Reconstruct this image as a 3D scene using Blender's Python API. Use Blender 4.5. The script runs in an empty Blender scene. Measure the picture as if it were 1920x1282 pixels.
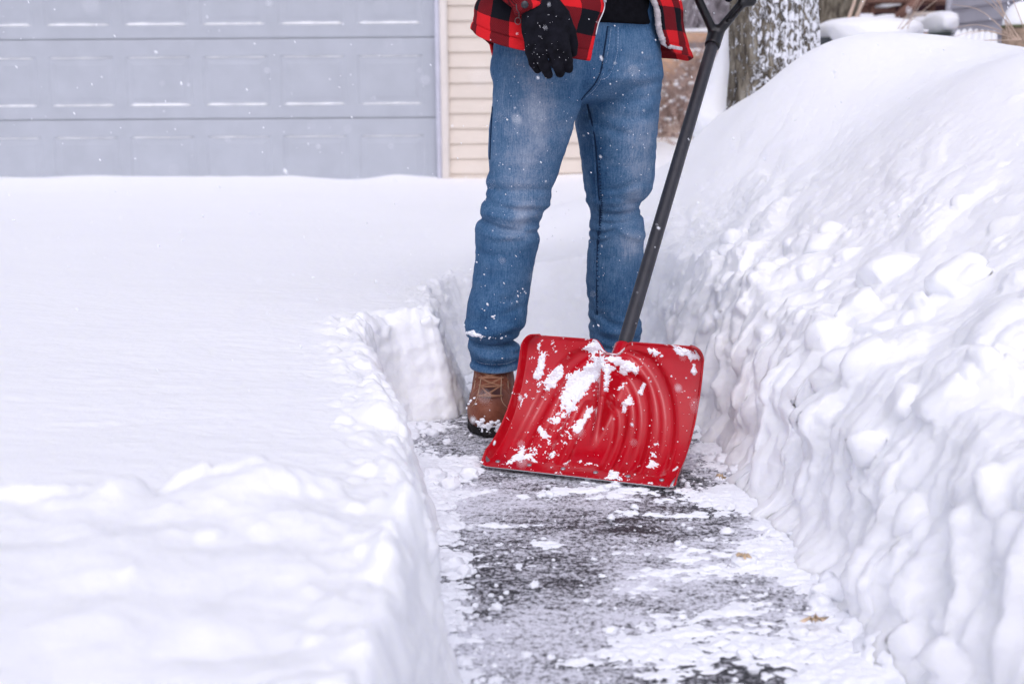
import bpy, math, random, time
T0 = time.time()
import numpy as np
from mathutils import Matrix, Vector
R = math.radians
random.seed(7); rng = np.random.default_rng(11)
S = bpy.context.scene
# ---------------------------------------------------------------- camera
CH, PITCH, ROLL, FPX = 0.875, R(11.56), R(0.4), 2400.0
fw = np.array([0, math.cos(PITCH), -math.sin(PITCH)]); up0 = np.array([0, math.sin(PITCH), math.cos(PITCH)])
rt0 = np.array([1.0, 0, 0])
rt = rt0*math.cos(ROLL) - up0*math.sin(ROLL); upv = up0*math.cos(ROLL) + rt0*math.sin(ROLL)
CAM = np.array([0, 0, CH])
cd = bpy.data.cameras.new('camera'); cam = bpy.data.objects.new('camera', cd); S.collection.objects.link(cam)
cam.matrix_world = Matrix(((rt[0], upv[0], -fw[0], 0), (rt[1], upv[1], -fw[1], 0), (rt[2], upv[2], -fw[2], CH), (0, 0, 0, 1)))
cd.sensor_width = 36; cd.lens = FPX/1920*36; cd.clip_end = 500; cd.clip_start = 0.05
cd.dof.use_dof = True; cd.dof.focus_distance = 3.05; cd.dof.aperture_fstop = 4.0
S.camera = cam
# ---------------------------------------------------------------- light
SUN_EL, SUN_AZ = R(52), R(183)      # azimuth the sun stands at, clockwise from +Y
w = bpy.data.worlds.new('World'); S.world = w; w.use_nodes = True
nt = w.node_tree; bg = nt.nodes['Background']
sky = nt.nodes.new('ShaderNodeTexSky'); sky.sky_type = 'NISHITA'; sky.sun_disc = False
sky.sun_elevation = SUN_EL; sky.sun_rotation = SUN_AZ; sky.dust_density = 3.0; sky.air_density = 1.0; sky.ozone_density = 1.0
hs = nt.nodes.new('ShaderNodeHueSaturation'); hs.inputs['Saturation'].default_value = 0.34
nt.links.new(sky.outputs[0], hs.inputs['Color'])
tint = nt.nodes.new('ShaderNodeMix'); tint.data_type = 'RGBA'; tint.blend_type = 'MULTIPLY'; tint.inputs[0].default_value = 1; tint.inputs[7].default_value = (.985, .985, 1.13, 1)
nt.links.new(hs.outputs[0], tint.inputs[6]); nt.links.new(tint.outputs[2], bg.inputs[0]); bg.inputs[1].default_value = 0.15
sd = bpy.data.lights.new('sun', 'SUN'); sd.energy = 0.65; sd.angle = R(80); sd.color = (1.0, 0.94, 0.93)
so = bpy.data.objects.new('sun', sd); S.collection.objects.link(so)
sdir = Vector((math.sin(SUN_AZ)*math.cos(SUN_EL), math.cos(SUN_AZ)*math.cos(SUN_EL), math.sin(SUN_EL)))
so.rotation_euler = sdir.to_track_quat('Z', 'Y').to_euler(); so.location = (3, -3, 6)
S.view_settings.view_transform = 'Standard'; S.view_settings.look = 'None'; S.view_settings.gamma = 1
S.view_settings.exposure = 0.04
S.cycles.use_denoising = True
S.cycles.max_bounces = 8; S.cycles.diffuse_bounces = 6; S.cycles.glossy_bounces = 3
S.cycles.use_adaptive_sampling = True; S.cycles.adaptive_threshold = 0.03
try: S.render.threads_mode = 'AUTO'
except Exception: pass

# ---------------------------------------------------------------- helpers
def ray(px, py):
    d = fw*FPX + rt*(px-960) + upv*(641-py)
    return d
def P(px, py, Y=None, Z=None):
    d = ray(px, py)
    t = (Y/d[1]) if Y is not None else (Z-CH)/d[2]
    return CAM + d*t
def smooth(a, b, x):
    t = np.clip((x-a)/(b-a), 0, 1); return t*t*(3-2*t)

_perm = np.random.default_rng(3).permutation(256).astype(np.int32); _perm = np.concatenate([_perm, _perm, _perm])
_g = np.random.default_rng(4).normal(size=(256, 3)); _g /= np.linalg.norm(_g, axis=1)[:, None]; _g = _g.astype(np.float32)
def noise(x, y, z=0.0, seed=0):
    x, y, z = np.broadcast_arrays(np.asarray(x, np.float32), np.asarray(y, np.float32)+seed*17.3, np.asarray(z, np.float32)+seed*7.7)
    xi, yi, zi = np.floor(x), np.floor(y), np.floor(z)
    fx, fy, fz = x-xi, y-yi, z-zi
    xi, yi, zi = xi.astype(np.int32) & 255, yi.astype(np.int32) & 255, zi.astype(np.int32) & 255
    f = lambda t: t*t*t*(t*(t*6-15)+10)
    u, v, w_ = f(fx), f(fy), f(fz)
    def g(dx, dy, dz):
        i = _perm[_perm[_perm[(xi+dx) & 255]+((yi+dy) & 255)]+((zi+dz) & 255)]
        gg = _g[i]
        return gg[..., 0]*(fx-dx)+gg[..., 1]*(fy-dy)+gg[..., 2]*(fz-dz)
    L = lambda a, b, t: a+(b-a)*t
    return 1.5*L(L(L(g(0,0,0), g(1,0,0), u), L(g(0,1,0), g(1,1,0), u), v), L(L(g(0,0,1), g(1,0,1), u), L(g(0,1,1), g(1,1,1), u), v), w_)
def fbm(x, y, z=0.0, o=4, seed=0, gain=0.5, ridged=False, billow=False):
    s = 0; a = 1; f = 1; n = 0
    for k in range(o):
        v = noise(x*f, y*f, z*f, seed+k*5)
        if billow: v = np.abs(v)*2-0.5
        s = s+a*v; n += a; a *= gain; f *= 2.03
    return s/n
def worley(x, y, seed=0):
    """nearest feature distance and a random value of that cell, 2-D"""
    xi, yi = np.floor(x), np.floor(y)
    best = np.full(x.shape, 9.0, np.float32); val = np.zeros(x.shape, np.float32)
    for dx in (-1, 0, 1):
        for dy in (-1, 0, 1):
            cx, cy = (xi+dx).astype(np.int32), (yi+dy).astype(np.int32)
            h = _perm[_perm[(cx+seed*13) & 255]+(cy & 255)]
            h2 = _perm[h+57]; h3 = _perm[h2+91]
            d = np.hypot(xi+dx+h/255.-x, yi+dy+h2/255.-y)
            m = d < best; best = np.where(m, d, best); val = np.where(m, h3/255., val)
    return best, val

def link(o, parent=None):
    S.collection.objects.link(o)
    if parent is not None:
        o.parent = parent
        o.matrix_parent_inverse = Matrix.Translation(-parent.location)
    return o
def mesh(name, V, F, mat, parent=None, smooth_=True, attr=None, mats=None, midx=None):
    V = np.asarray(V, np.float32).reshape(-1, 3)
    me = bpy.data.meshes.new(name)
    if isinstance(F, np.ndarray):
        n, k = F.shape
        me.vertices.add(len(V)); me.vertices.foreach_set('co', V.ravel())
        me.loops.add(n*k); me.loops.foreach_set('vertex_index', F.astype(np.int32).ravel())
        me.polygons.add(n); me.polygons.foreach_set('loop_start', np.arange(0, n*k, k, dtype=np.int32))
        me.update(calc_edges=True)
    else:
        me.from_pydata([tuple(map(float, v)) for v in V], [], [tuple(int(i) for i in f) for f in F]); me.update()
    me.validate()
    me.polygons.foreach_set('use_smooth', np.full(len(me.polygons), bool(smooth_)))
    for m in (mats or [mat]): me.materials.append(m)
    if attr is not None:
        for k, A in attr.items():
            a = me.attributes.new(k, 'FLOAT_VECTOR', 'POINT'); a.data.foreach_set('vector', np.asarray(A, np.float32).ravel())
    o = bpy.data.objects.new(name, me)
    return link(o, parent)
def tag(o, label, cat, group=None, kind=None):
    if label: o['label'] = label
    if cat: o['category'] = cat
    if group: o['group'] = group
    if kind: o['kind'] = kind
    return o
def empty(name, loc, label, cat, group=None):
    o = bpy.data.objects.new(name, None); o.location = loc; o.empty_display_size = .1
    S.collection.objects.link(o); return tag(o, label, cat, group)
def gridfaces(n, m, wrap=False):
    i, j = np.meshgrid(np.arange(n-1), np.arange(m if wrap else m-1), indexing='ij')
    a = i*m+j; b = i*m+(j+1) % m
    return np.stack([a, b, b+m, a+m], -1).reshape(-1, 4)
class MB:
    def __init__(s): s.V = []; s.F = []; s.n = 0
    def add(s, V, F):
        V = np.asarray(V, float).reshape(-1, 3)
        for f in F: s.F.append(tuple(int(i)+s.n for i in f))
        s.V.append(V); s.n += len(V)
    def box(s, lo, hi, M=None, bev=0.0):
        lo = np.array(lo, float); hi = np.array(hi, float)
        b = min(bev, *(0.45*(hi-lo)))
        if b > 0:
            pts = []; c = (lo+hi)/2; h = (hi-lo)/2
            for sx in (-1, 1):
                for sy in (-1, 1):
                    for sz in (-1, 1):
                        sg = np.array([sx, sy, sz])
                        for k in range(3):
                            e = h-b; e = e.copy(); e[k] = h[k]; pts.append(c+sg*e)
            V = np.array(pts)
            import bmesh
            bm = bmesh.new(); [bm.verts.new(p) for p in V]
            bmesh.ops.convex_hull(bm, input=bm.verts[:])
            bm.verts.index_update()
            V = np.array([v.co[:] for v in bm.verts]); F = [[v.index for v in f.verts] for f in bm.faces]; bm.free()
        else:
            V = np.array([[(lo, hi)[i][0], (lo, hi)[j][1], (lo, hi)[k][2]] for i in (0, 1) for j in (0, 1) for k in (0, 1)])
            F = [(0,1,3,2), (4,6,7,5), (0,4,5,1), (2,3,7,6), (0,2,6,4), (1,5,7,3)]
        if M is not None: V = np.array([(M @ Vector(v))[:] for v in V])
        s.add(V, F)
    def tube(s, pts, r, k=8, cap=True):
        pts = np.asarray(pts, float); n = len(pts); r = np.broadcast_to(r, n)
        T = np.gradient(pts, axis=0); T /= np.linalg.norm(T, axis=1)[:, None]+1e-9
        ref = np.array([0, 0, 1.]) if abs(T[0][2]) < .9 else np.array([1., 0, 0])
        V = []
        N = np.cross(T[0], ref); N /= np.linalg.norm(N)
        for i in range(n):
            N = N-T[i]*np.dot(N, T[i]); N /= np.linalg.norm(N)+1e-9; B = np.cross(T[i], N)
            for j in range(k):
                a = 2*math.pi*j/k; V.append(pts[i]+r[i]*(math.cos(a)*N+math.sin(a)*B))
        F = [tuple(f[::-1]) for f in gridfaces(n, k, True)]
        if cap: F += [tuple(range(k)), tuple(range((n-1)*k, n*k))[::-1]]
        s.add(V, F)
    def build(s, name, mat, parent=None, smooth_=True):
        return mesh(name, np.concatenate(s.V), s.F, mat, parent, smooth_)
def spline(pts, n):
    """Catmull-Rom through pts"""
    pts = np.asarray(pts, float); p = np.vstack([2*pts[0]-pts[1], pts, 2*pts[-1]-pts[-2]])
    t = np.linspace(0, len(pts)-1-1e-6, n); i = t.astype(int); f = (t-i)[:, None]
    a, b, c, d = p[i], p[i+1], p[i+2], p[i+3]
    return .5*((2*b)+(-a+c)*f+(2*a-5*b+4*c-d)*f*f+(-a+3*b-3*c+d)*f**3)

def surface_nets(F, org, h):
    S_ = F < 0; nx, ny, nz = F.shape
    c = [S_[i:nx-1+i, j:ny-1+j, k:nz-1+k] for i in (0,1) for j in (0,1) for k in (0,1)]
    allc = np.logical_and.reduce(c); anyc = np.logical_or.reduce(c)
    act = np.argwhere(anyc & ~allc)
    off = np.array([(i,j,k) for i in (0,1) for j in (0,1) for k in (0,1)])
    vals = np.stack([F[act[:,0]+o[0], act[:,1]+o[1], act[:,2]+o[2]] for o in off], 1)
    acc = np.zeros((len(act), 3)); cnt = np.zeros(len(act))
    for a in range(8):
        for ax in range(3):
            if off[a][ax] == 0:
                o2 = off[a].copy(); o2[ax] = 1; b = o2[0]*4+o2[1]*2+o2[2]
                va, vb = vals[:, a], vals[:, b]; m = (va < 0) != (vb < 0)
                t = np.where(m, va/(np.where(m, va-vb, 1)), 0)
                p = off[a]+t[:, None]*(o2-off[a]); acc[m] += p[m]; cnt[m] += 1
    V = (act+acc/cnt[:, None])*h+np.array(org)
    idx = np.full((nx-1, ny-1, nz-1), -1, np.int64); idx[act[:,0], act[:,1], act[:,2]] = np.arange(len(act))
    Q = []
    for ax in range(3):
        sl0 = [slice(None)]*3; sl1 = [slice(None)]*3; sl0[ax] = slice(0, -1); sl1[ax] = slice(1, None)
        d = S_[tuple(sl0)].astype(np.int8)-S_[tuple(sl1)].astype(np.int8)
        e = np.argwhere(d != 0); u, v = (ax+1) % 3, (ax+2) % 3
        ok = (e[:,u] > 0) & (e[:,v] > 0) & (e[:,u] < F.shape[u]-1) & (e[:,v] < F.shape[v]-1); e = e[ok]
        sg = d[e[:,0], e[:,1], e[:,2]]
        def cell(du, dv):
            q = e.copy(); q[:,u] += du; q[:,v] += dv; return idx[q[:,0], q[:,1], q[:,2]]
        q = np.stack([cell(-1,-1), cell(0,-1), cell(0,0), cell(-1,0)], 1)
        q[sg < 0] = q[sg < 0][:, ::-1]; Q.append(q)
    return V, np.concatenate(Q)
class SDF:
    """field sampled on a grid; hit() finds the front surface along a photo ray"""
    def __init__(s, lo, hi, h, fn, band=.022):
        s.lo = np.array(lo, float); s.h = h
        ax = [np.arange(lo[k], hi[k], h, dtype=np.float32) for k in range(3)]
        s.fn = fn; n = [len(a) for a in ax]; k = 4
        X, Y, Z = np.meshgrid(*[np.append(a[::k], a[-1]+h) for a in ax], indexing='ij'); Fc = fn(X, Y, Z)
        ok = np.abs(Fc) < band+h*k*1.8
        g = ok.copy()
        for a_ in range(3):
            g |= np.roll(ok, 1, a_) | np.roll(ok, -1, a_)
        ii = [np.clip((np.arange(m)+k//2)//k, 0, Fc.shape[i]-1) for i, m in enumerate(n)]
        s.F = Fc[np.ix_(*ii)].astype(np.float32); mk = g[np.ix_(*ii)]
        w_ = np.nonzero(mk); s.F[w_] = fn(ax[0][w_[0]], ax[1][w_[1]], ax[2][w_[2]])
    def build(s, name, mat, parent=None, attrfn=None, **kw):
        V, Q = surface_nets(s.F, s.lo, s.h)
        return mesh(name, V, Q, mat, parent, attr=(attrfn(V) if attrfn else None), **kw)
    def hit(s, px, py, off=0.0, y0=2.4, y1=4.0):
        d = ray(px, py); t = np.arange(y0, y1, .002)/d[1]
        p = CAM+d*t[:, None]; v = s.fn(p[:,0], p[:,1], p[:,2])
        k = np.argmax(v < 0)
        if v[k] >= 0: k = np.argmin(v)
        return p[k]-d/np.linalg.norm(d)*off
def capsule(X, Y, Z, a, b, ra, rb):
    a = np.array(a); b = np.array(b); ba = b-a
    t = np.clip(((X-a[0])*ba[0]+(Y-a[1])*ba[1]+(Z-a[2])*ba[2])/np.dot(ba, ba), 0, 1)
    return np.sqrt((X-a[0]-t*ba[0])**2+(Y-a[1]-t*ba[1])**2+(Z-a[2]-t*ba[2])**2)-(ra+(rb-ra)*t)
def ellip(X, Y, Z, c, r):
    k = np.sqrt(((X-c[0])/r[0])**2+((Y-c[1])/r[1])**2+((Z-c[2])/r[2])**2)
    return (k-1)*min(r)
def smin(a, b, k):
    h = np.clip(.5+.5*(b-a)/k, 0, 1); return b+(a-b)*h-k*h*(1-h)

# ---------------------------------------------------------------- materials
def M(name): 
    m = bpy.data.materials.new(name); m.use_nodes = True; return m, m.node_tree, m.node_tree.nodes['Principled BSDF']
def N(nt, t, **kw):
    n = nt.nodes.new(t)
    for k, v in kw.items():
        if k in n.inputs: n.inputs[k].default_value = v
        else: setattr(n, k, v)
    return n
def texco(nt, kind='Object', scale=(1,1,1), attr=None, rot=(0,0,0)):
    mp = N(nt, 'ShaderNodeMapping'); mp.inputs['Scale'].default_value = scale; mp.inputs['Rotation'].default_value = rot
    if attr: a = N(nt, 'ShaderNodeAttribute', attribute_name=attr); nt.links.new(a.outputs['Vector'], mp.inputs[0])
    else: a = N(nt, 'ShaderNodeTexCoord'); nt.links.new(a.outputs[kind], mp.inputs[0])
    return mp.outputs[0]
def noise_n(nt, vec, scale, detail=4, rough=.5, dist=0):
    n = N(nt, 'ShaderNodeTexNoise', Scale=scale, Detail=detail, Roughness=rough, Distortion=dist); nt.links.new(vec, n.inputs['Vector']); return n.outputs['Fac']
def ramp(nt, fac, stops):
    r = N(nt, 'ShaderNodeValToRGB'); e = r.color_ramp.elements
    while len(e) < len(stops): e.new(.5)
    for k, (p, c) in enumerate(stops):
        e[k].position = p; e[k].color = (*c, 1) if len(c) == 3 else c
    nt.links.new(fac, r.inputs[0]); return r.outputs[0]
def mix(nt, fac, a, b, bt='MIX'):
    n = N(nt, 'ShaderNodeMix', data_type='RGBA', blend_type=bt)
    for s_, v in ((0, fac), (6, a), (7, b)):
        if isinstance(v, bpy.types.NodeSocket): nt.links.new(v, n.inputs[s_])
        elif s_ == 0: n.inputs[0].default_value = v
        else: n.inputs[s_].default_value = (*v, 1)
    return n.outputs[2]
def math_n(nt, op, a, b=None, c=None):
    n = N(nt, 'ShaderNodeMath', operation=op)
    for k, v in enumerate((a, b, c)):
        if v is None: continue
        if isinstance(v, bpy.types.NodeSocket): nt.links.new(v, n.inputs[k])
        else: n.inputs[k].default_value = v
    return n.outputs[0]
def bump(nt, bs, h, strength=.3, dist=.01, prev=None):
    b = N(nt, 'ShaderNodeBump', Strength=strength, Distance=dist); nt.links.new(h, b.inputs['Height'])
    if prev is not None: nt.links.new(prev, b.inputs['Normal'])
    nt.links.new(b.outputs[0], bs.inputs['Normal']); return b.outputs[0]
def simple(name, col, rough=.6, spec=.3, metal=0, bsc=None, bst=.2, var=.12, vsc=6):
    m, nt, bs = M(name); bs.inputs['Roughness'].default_value = rough; bs.inputs['Specular IOR Level'].default_value = spec
    bs.inputs['Metallic'].default_value = metal
    v = texco(nt); f = noise_n(nt, v, vsc, 5, .6)
    c = ramp(nt, f, [(.3, tuple(x*(1-var) for x in col)), (.7, tuple(min(1, x*(1+var)) for x in col))])
    nt.links.new(c, bs.inputs['Base Color'])
    if bsc: bump(nt, bs, noise_n(nt, v, bsc, 4, .6), bst, .002)
    return m
def snow_mat(name='snow_material', fine=1.0, sss=1.0):
    m, nt, bs = M(name)
    bs.inputs['Roughness'].default_value = .75; bs.inputs['Specular IOR Level'].default_value = .15
    v = texco(nt)
    c = ramp(nt, noise_n(nt, v, 2.5, 3, .5), [(.3, (.93, .94, .965)), (.7, (.95, .96, .98))])
    nt.links.new(c, bs.inputs['Base Color'])
    b1 = bump(nt, bs, noise_n(nt, v, 45, 4, .6), .42*fine, .006)
    bump(nt, bs, noise_n(nt, v, 420, 2, .6), .40*fine, .0016, b1)
    bs.inputs['Subsurface Weight'].default_value = sss; bs.inputs['Subsurface Radius'].default_value = (1, 1, 1.1); bs.inputs['Subsurface Scale'].default_value = .018
    bs.inputs['Subsurface Anisotropy'].default_value = .3
    return m
SNOW = snow_mat(); SNOWF = snow_mat('snow_grains', 1.6, 0)
def asphalt_mat():
    m, nt, bs = M('wet_asphalt_with_snow_dust'); bs.inputs['Specular IOR Level'].default_value = .35
    v = texco(nt); vs = texco(nt, scale=(.9, 1.0, 1), rot=(0, 0, R(10)))
    g = noise_n(nt, v, 230, 3, .7)
    asp = ramp(nt, g, [(.35, (.010, .010, .012)), (.6, (.05, .05, .055)), (.8, (.14, .14, .14))])
    big = noise_n(nt, vs, 3.2, 5, .55, .6); st = noise_n(nt, texco(nt, scale=(.55, 1.5, 1), rot=(0, 0, R(-16))), 22, 4, .65, .4)
    fine = noise_n(nt, texco(nt, scale=(1, .8, 1), rot=(0, 0, R(15))), 105, 3, .7); fin2 = noise_n(nt, v, 420, 2, .6)
    s = math_n(nt, 'ADD', math_n(nt, 'MULTIPLY', big, 1.5), math_n(nt, 'MULTIPLY', st, .95))
    s = math_n(nt, 'ADD', s, math_n(nt, 'MULTIPLY', fine, 1.7)); s = math_n(nt, 'ADD', s, math_n(nt, 'MULTIPLY', fin2, .5))
    s = math_n(nt, 'MULTIPLY', s, .2120)
    mask = ramp(nt, s, [(.435, (0, 0, 0)), (.47, (.40, .40, .40)), (.505, (.78,.78,.78)), (.55, (1, 1, 1))])
    c = mix(nt, mask, asp, (.80, .80, .85)); nt.links.new(c, bs.inputs['Base Color'])
    bs.inputs['Roughness'].default_value = .55
    bump(nt, bs, math_n(nt, 'ADD', mask, math_n(nt, 'MULTIPLY', g, .6)), .6, .003)
    return m
ASPH = asphalt_mat()
# ================================================================ SETTING : path, snow
base = np.array([(-.085,-2.5),(-.085,1.3),(-.105,1.755),(-.115,1.95),(-.16,2.4),(-.222,2.82),(-.30,3.2),(-.27,3.25),(-.16,3.27),(-.135,3.33),(-.15,3.75),
                 (-.08,3.86),(.1,3.92),(.3,3.88),(.42,3.76),(.45,3.5),(.50,3.24),(.55,2.74),(.565,2.25),(.60,1.99),(.60,1.755),(.63,1.2),(.64,-2.5)])
def resample(pts, dens):
    out = [pts[0]]
    seg = np.linalg.norm(np.diff(pts, axis=0), axis=1)
    for i, L in enumerate(seg):
        mid = (pts[i]+pts[i+1])/2; dd = dens(mid); n = max(1, int(L/dd))
        for k in range(1, n+1): out.append(pts[i]+(pts[i+1]-pts[i])*k/n)
    return np.array(out)
b2 = []
for i in range(len(base)-1):       # split long pieces first so density can vary
    n = max(1, int(np.linalg.norm(base[i+1]-base[i])/.1))
    for k in range(n): b2.append(base[i]+(base[i+1]-base[i])*k/n)
b2.append(base[-1]); b2 = np.array(b2)
C = resample(b2, lambda m: .0045 if m[1] > 1.6 else (.0065 if m[1] > .9 else .03))
for _ in range(10): C[1:-1] = .25*C[:-2]+.5*C[1:-1]+.25*C[2:]
nC = len(C)
_T = np.gradient(C, axis=0); _T /= np.linalg.norm(_T, axis=1)[:, None]; _a = np.concatenate([[0], np.cumsum(np.linalg.norm(np.diff(C, axis=0), axis=1))])
C = C+np.stack([-_T[:,1], _T[:,0]], 1)*((.014+.010*smooth(.3, .0, C[:,0]))*noise(_a*7, 0*_a, 0, 71)+.008*noise(_a*19, 0*_a, 0, 72)+.003*noise(_a*45, 0*_a, 0, 73))[:,None]
T = np.gradient(C, axis=0); T /= np.linalg.norm(T, axis=1)[:, None]
nrm = np.stack([-T[:, 1], T[:, 0]], 1)             # outward (away from the path)
# heavily smoothed outward directions for the sheet's rows, plus a fan
arc = np.concatenate([[0], np.cumsum(np.linalg.norm(np.diff(C, axis=0), axis=1))])
dir_knots_y = None
ang = np.empty(nC)
kx = [0, 1, 2, 3, 4, 5, 6, 7, 8, 9, 10]
# direction angle by place: left wall -> 200..150 deg, end wall ~90, right wall -> 30..-20
iL = np.argmin(np.hypot(C[:,0]+.30, C[:,1]-3.2)); iE0 = np.argmin(np.hypot(C[:,0]+.15, C[:,1]-3.75)); iE1 = np.argmin(np.hypot(C[:,0]-.42, C[:,1]-3.76))
i1 = np.argmin(np.abs(C[:nC//2,1]-1.0)); i2 = nC//2+np.argmin(np.abs(C[nC//2:,1]-1.0))
ang = np.interp(np.arange(nC), [0, i1, iL, (iL+iE0)//2, iE0, iE1, (iE1*2+i2)//3, i2, nC-1], np.radians([225, 185, 140, 122, 108, 68, 35, 0, -45]))
k = np.ones(61)/61; ang = np.convolve(np.pad(ang, 30, mode='edge'), k, 'valid')
D = np.stack([np.cos(ang), np.sin(ang)], 1)
nW = 62
sarr = np.concatenate([np.arange(0, .45, .0055), .45+np.cumsum(.0055*1.022**np.arange(1, 330))]); sarr = sarr[sarr < 75]
right = smooth(.15, .40, C[:, 0])                   # 0 on the left, 1 on the right
hw = .275+.06*right+.012*noise(C[:,0]*3, C[:,1]*3, 0, 1)+.018*fbm(C[:,0]*9, C[:,1]*9, 0, 3, 2)
endw = smooth(3.55, 3.75, C[:,1])*smooth(.6, .95, nrm[:,1]); endw = np.convolve(np.pad(endw, 20, mode='edge'), np.ones(41)/41, 'valid')
lean = .02+.055*smooth(1.4, 2.8, C[:,1])*(1-right)+.06*right+.16*endw
# control points of the smooth snow surface -----------------------------
cp = []
def ctl(px, py, Y): cp.append(P(px, py, Y=Y))
for a in [(1400,182,4.75),(1470,86,4.6),(1550,36,4.5),(1620,46,4.35),(1700,124,4.1),(1745,140,3.95),(1800,136,3.8),(1850,92,3.65),(1900,76,3.5),
          (1240,385,4.7),(1300,245,5.1),(1345,190,5.2),(1250,318,5.2)]: ctl(*a)
P3 = lambda *a: cp.append(np.array(a, float))
for a in [(1.9,3.2,.92),(2.6,3.0,.92),(1.9,2.0,.86),(3.2,1.6,.95),(1.5,5.4,.75),(1.15,5.5,.80),(.92,5.15,.84),(2.2,5.0,.62),(3.2,4.6,.6),(3.2,6,.4),(2.2,6.5,.38),(1.2,6.8,.36),(1.2,8,.3),(3,9,.3),(6,6,.35),(8,3,.5),
          (.66,2.9,.35),(.70,2.4,.35),(.72,1.9,.34),(.74,1.2,.34),(.75,.2,.34),(.62,3.4,.34),(.85,2.9,.47),(.90,2.2,.46),(.95,1.5,.45),(1.0,.5,.45),(.55,3.9,.35),(1.0,3.4,.68),(1.15,2.6,.66),(1.25,1.8,.63),(1.4,.8,.6),(.78,4.0,.48),
          (.3,4.1,.30),(.0,4.1,.285),(-.3,3.9,.28),(.25,5,.27),(.6,5.2,.40),(.45,6.5,.255),(.8,7,.28),(-.5,5,.27),(-.5,3.2,.285),(-.5,2.2,.28),(-.4,1.5,.28),(-1.2,2.5,.28),(-1.2,1.2,.28),(-1.5,4,.27),(-3,3,.27),(-3,6,.265),(-1,7,.25),(-3,8.6,.235),(-1,8.6,.235),(0,8.6,.245),(.6,8.6,.25),
          (-5,8,.24),(-6,2,.28),(-3,0,.28),(-1,-.5,.28),(2,-2,.6),(-2,-3,.28),(0,12,.36),(4,12,.42),(1.25,9.2,.40),(1.4,10.6,.43),(2.4,11,.43),(1.0,12,.42),(-10,20,.26),(15,20,.3),(15,5,.4),(-15,5,.27),(0,40,.3),(0,80,.3),(-60,10,.3),(60,10,.3),(-50,60,.3),(50,60,.3),(3,20,.28),(7,12,.3)]: P3(*a)
cp = np.array(cp)
def phi(r): return r
K = np.hypot(cp[:,None,0]-cp[None,:,0], cp[:,None,1]-cp[None,:,1])
A = np.block([[K-1e-3*np.eye(len(cp)), np.ones((len(cp),1))], [np.ones((1,len(cp))), np.zeros((1,1))]])
wgt = np.linalg.solve(A, np.append(cp[:,2], 0))
def Hs(x, y):
    s = np.full(np.shape(x), wgt[-1], np.float64)
    for (cx, cy, _), w_ in zip(cp, wgt[:-1]): s = s+w_*(np.hypot(x-cx, y-cy)**2+.18**2)**.5
    return s
def lumps(x, y, scale, seed, sharp=.62):
    d, v = worley(x*scale, y*scale, seed)
    r = .35+.35*v
    return np.sqrt(np.clip(1-(d/r)**2, 0, 1))*(.35+.65*v)
def H(x, y, sp):
    """snow height, sp = distance from the path wall"""
    z = Hs(x, y)
    rmask = smooth(.35, .6, x)*smooth(5.2, 3.9, y)
    near = smooth(8, 3, np.hypot(x, y))
    xx = x+.06*noise(x*6, y*6, 0, 31); yy = y+.06*noise(x*6, y*6, 5, 32)
    # thrown clods along the right bank
    mr = rmask*smooth(1.05, .25, sp)*smooth(-.02, .06, sp)
    patch = smooth(-.25, .35, noise(x*2.6, y*2.6, 0, 33)); pat2 = smooth(-.1, .4, noise(x*4, y*4, 2, 34))
    mr = rmask*smooth(.62, .16, sp)*smooth(-.02, .05, sp)
    z = z+mr*(.050*patch*lumps(xx, yy, 4.6, 1)+.022*pat2*lumps(xx+3, yy, 8.0, 2)+.032*fbm(x*5, y*5, 0, 3, 35)-.01)
    mr2 = rmask*smooth(.5, .9, sp)
    z = z+mr2*(.020*fbm(x*2.0, y*2.0, 0, 2, 8)+.006*fbm(x*8, y*8, 0, 4, 36))
    # clods along the left lip
    ml = (1-smooth(.1, .35, x))*smooth(.15, .0, sp)*smooth(-.3, .3, noise(x*5, y*5, 3, 37)+.15)*near*smooth(3.6, 3.2, y)
    z = z+ml*(.030*lumps(xx, yy, 10, 6)+.020*lumps(xx+2, yy, 19, 7)+.012*fbm(x*24, y*24, 0, 4, 74)-.006)
    # thrown heap, near left
    e = 1.60+.10*smooth(-.65, -.28, x)-.10*smooth(-.30, -.18, x)+.035*fbm(x*9, y*2, 0, 3, 12)
    mh = smooth(e+.015, e-.05, y)*smooth(.2, .9, y)*smooth(-.08, -.14, x)*smooth(-1.9, -.9, x)
    edge_h = smooth(.16, .0, e-y)
    z = z+mh*(.080+.05*fbm(x*3.5, y*3.5, 0, 3, 38)+.022*lumps(xx, yy, 5, 11)*(.4+.6*edge_h)+edge_h*(.030*lumps(xx, yy+4, 11, 12)+.010*lumps(xx, yy, 25, 13)))
    p5 = P(530, 905, Y=1.60); z = z+.035*np.exp(-((x-p5[0]+.02)/.06)**2-((y-1.57)/.07)**2)*mh+.02*np.exp(-((x+.50)/.03)**2-((y-1.55)/.05)**2)*mh
    lump = smooth(.05, .0, np.hypot((x+.128)*1.0, (y-1.50)))
    z = z+lump*(.035)
    # wind texture and softness everywhere
    z = z+.022*smooth(8.3, 8.8, y)*(1-smooth(.2, .6, x))*fbm(x*2.2, y*1, 0, 2, 75)+.03*np.exp(-((x+.80)/.22)**2-((y-8.8)/.25)**2)-.035*smooth(8.0, 8.7, y)*(1-smooth(1.0, 2.0, np.abs(x)))
    z = z+.010*fbm(x*1.1, y*1.6, 0, 3, 14)+near*(.0035*fbm(x*9, y*22, 0, 3, 15)+.0012*noise(x*45, y*60, 0, 16))
    rough = smooth(.25, .0, sp)
    z = z+near*(rough*.6+.35*mr+.35*mh)*(.007*fbm(x*38, y*38, 0, 4, 17, billow=True))
    return z
print('contour', nC, 'rows', nW, len(sarr))
Vs = []
vv = np.linspace(0, 1, nW)
cx, cy = C[:,0][:,None], C[:,1][:,None]
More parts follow.
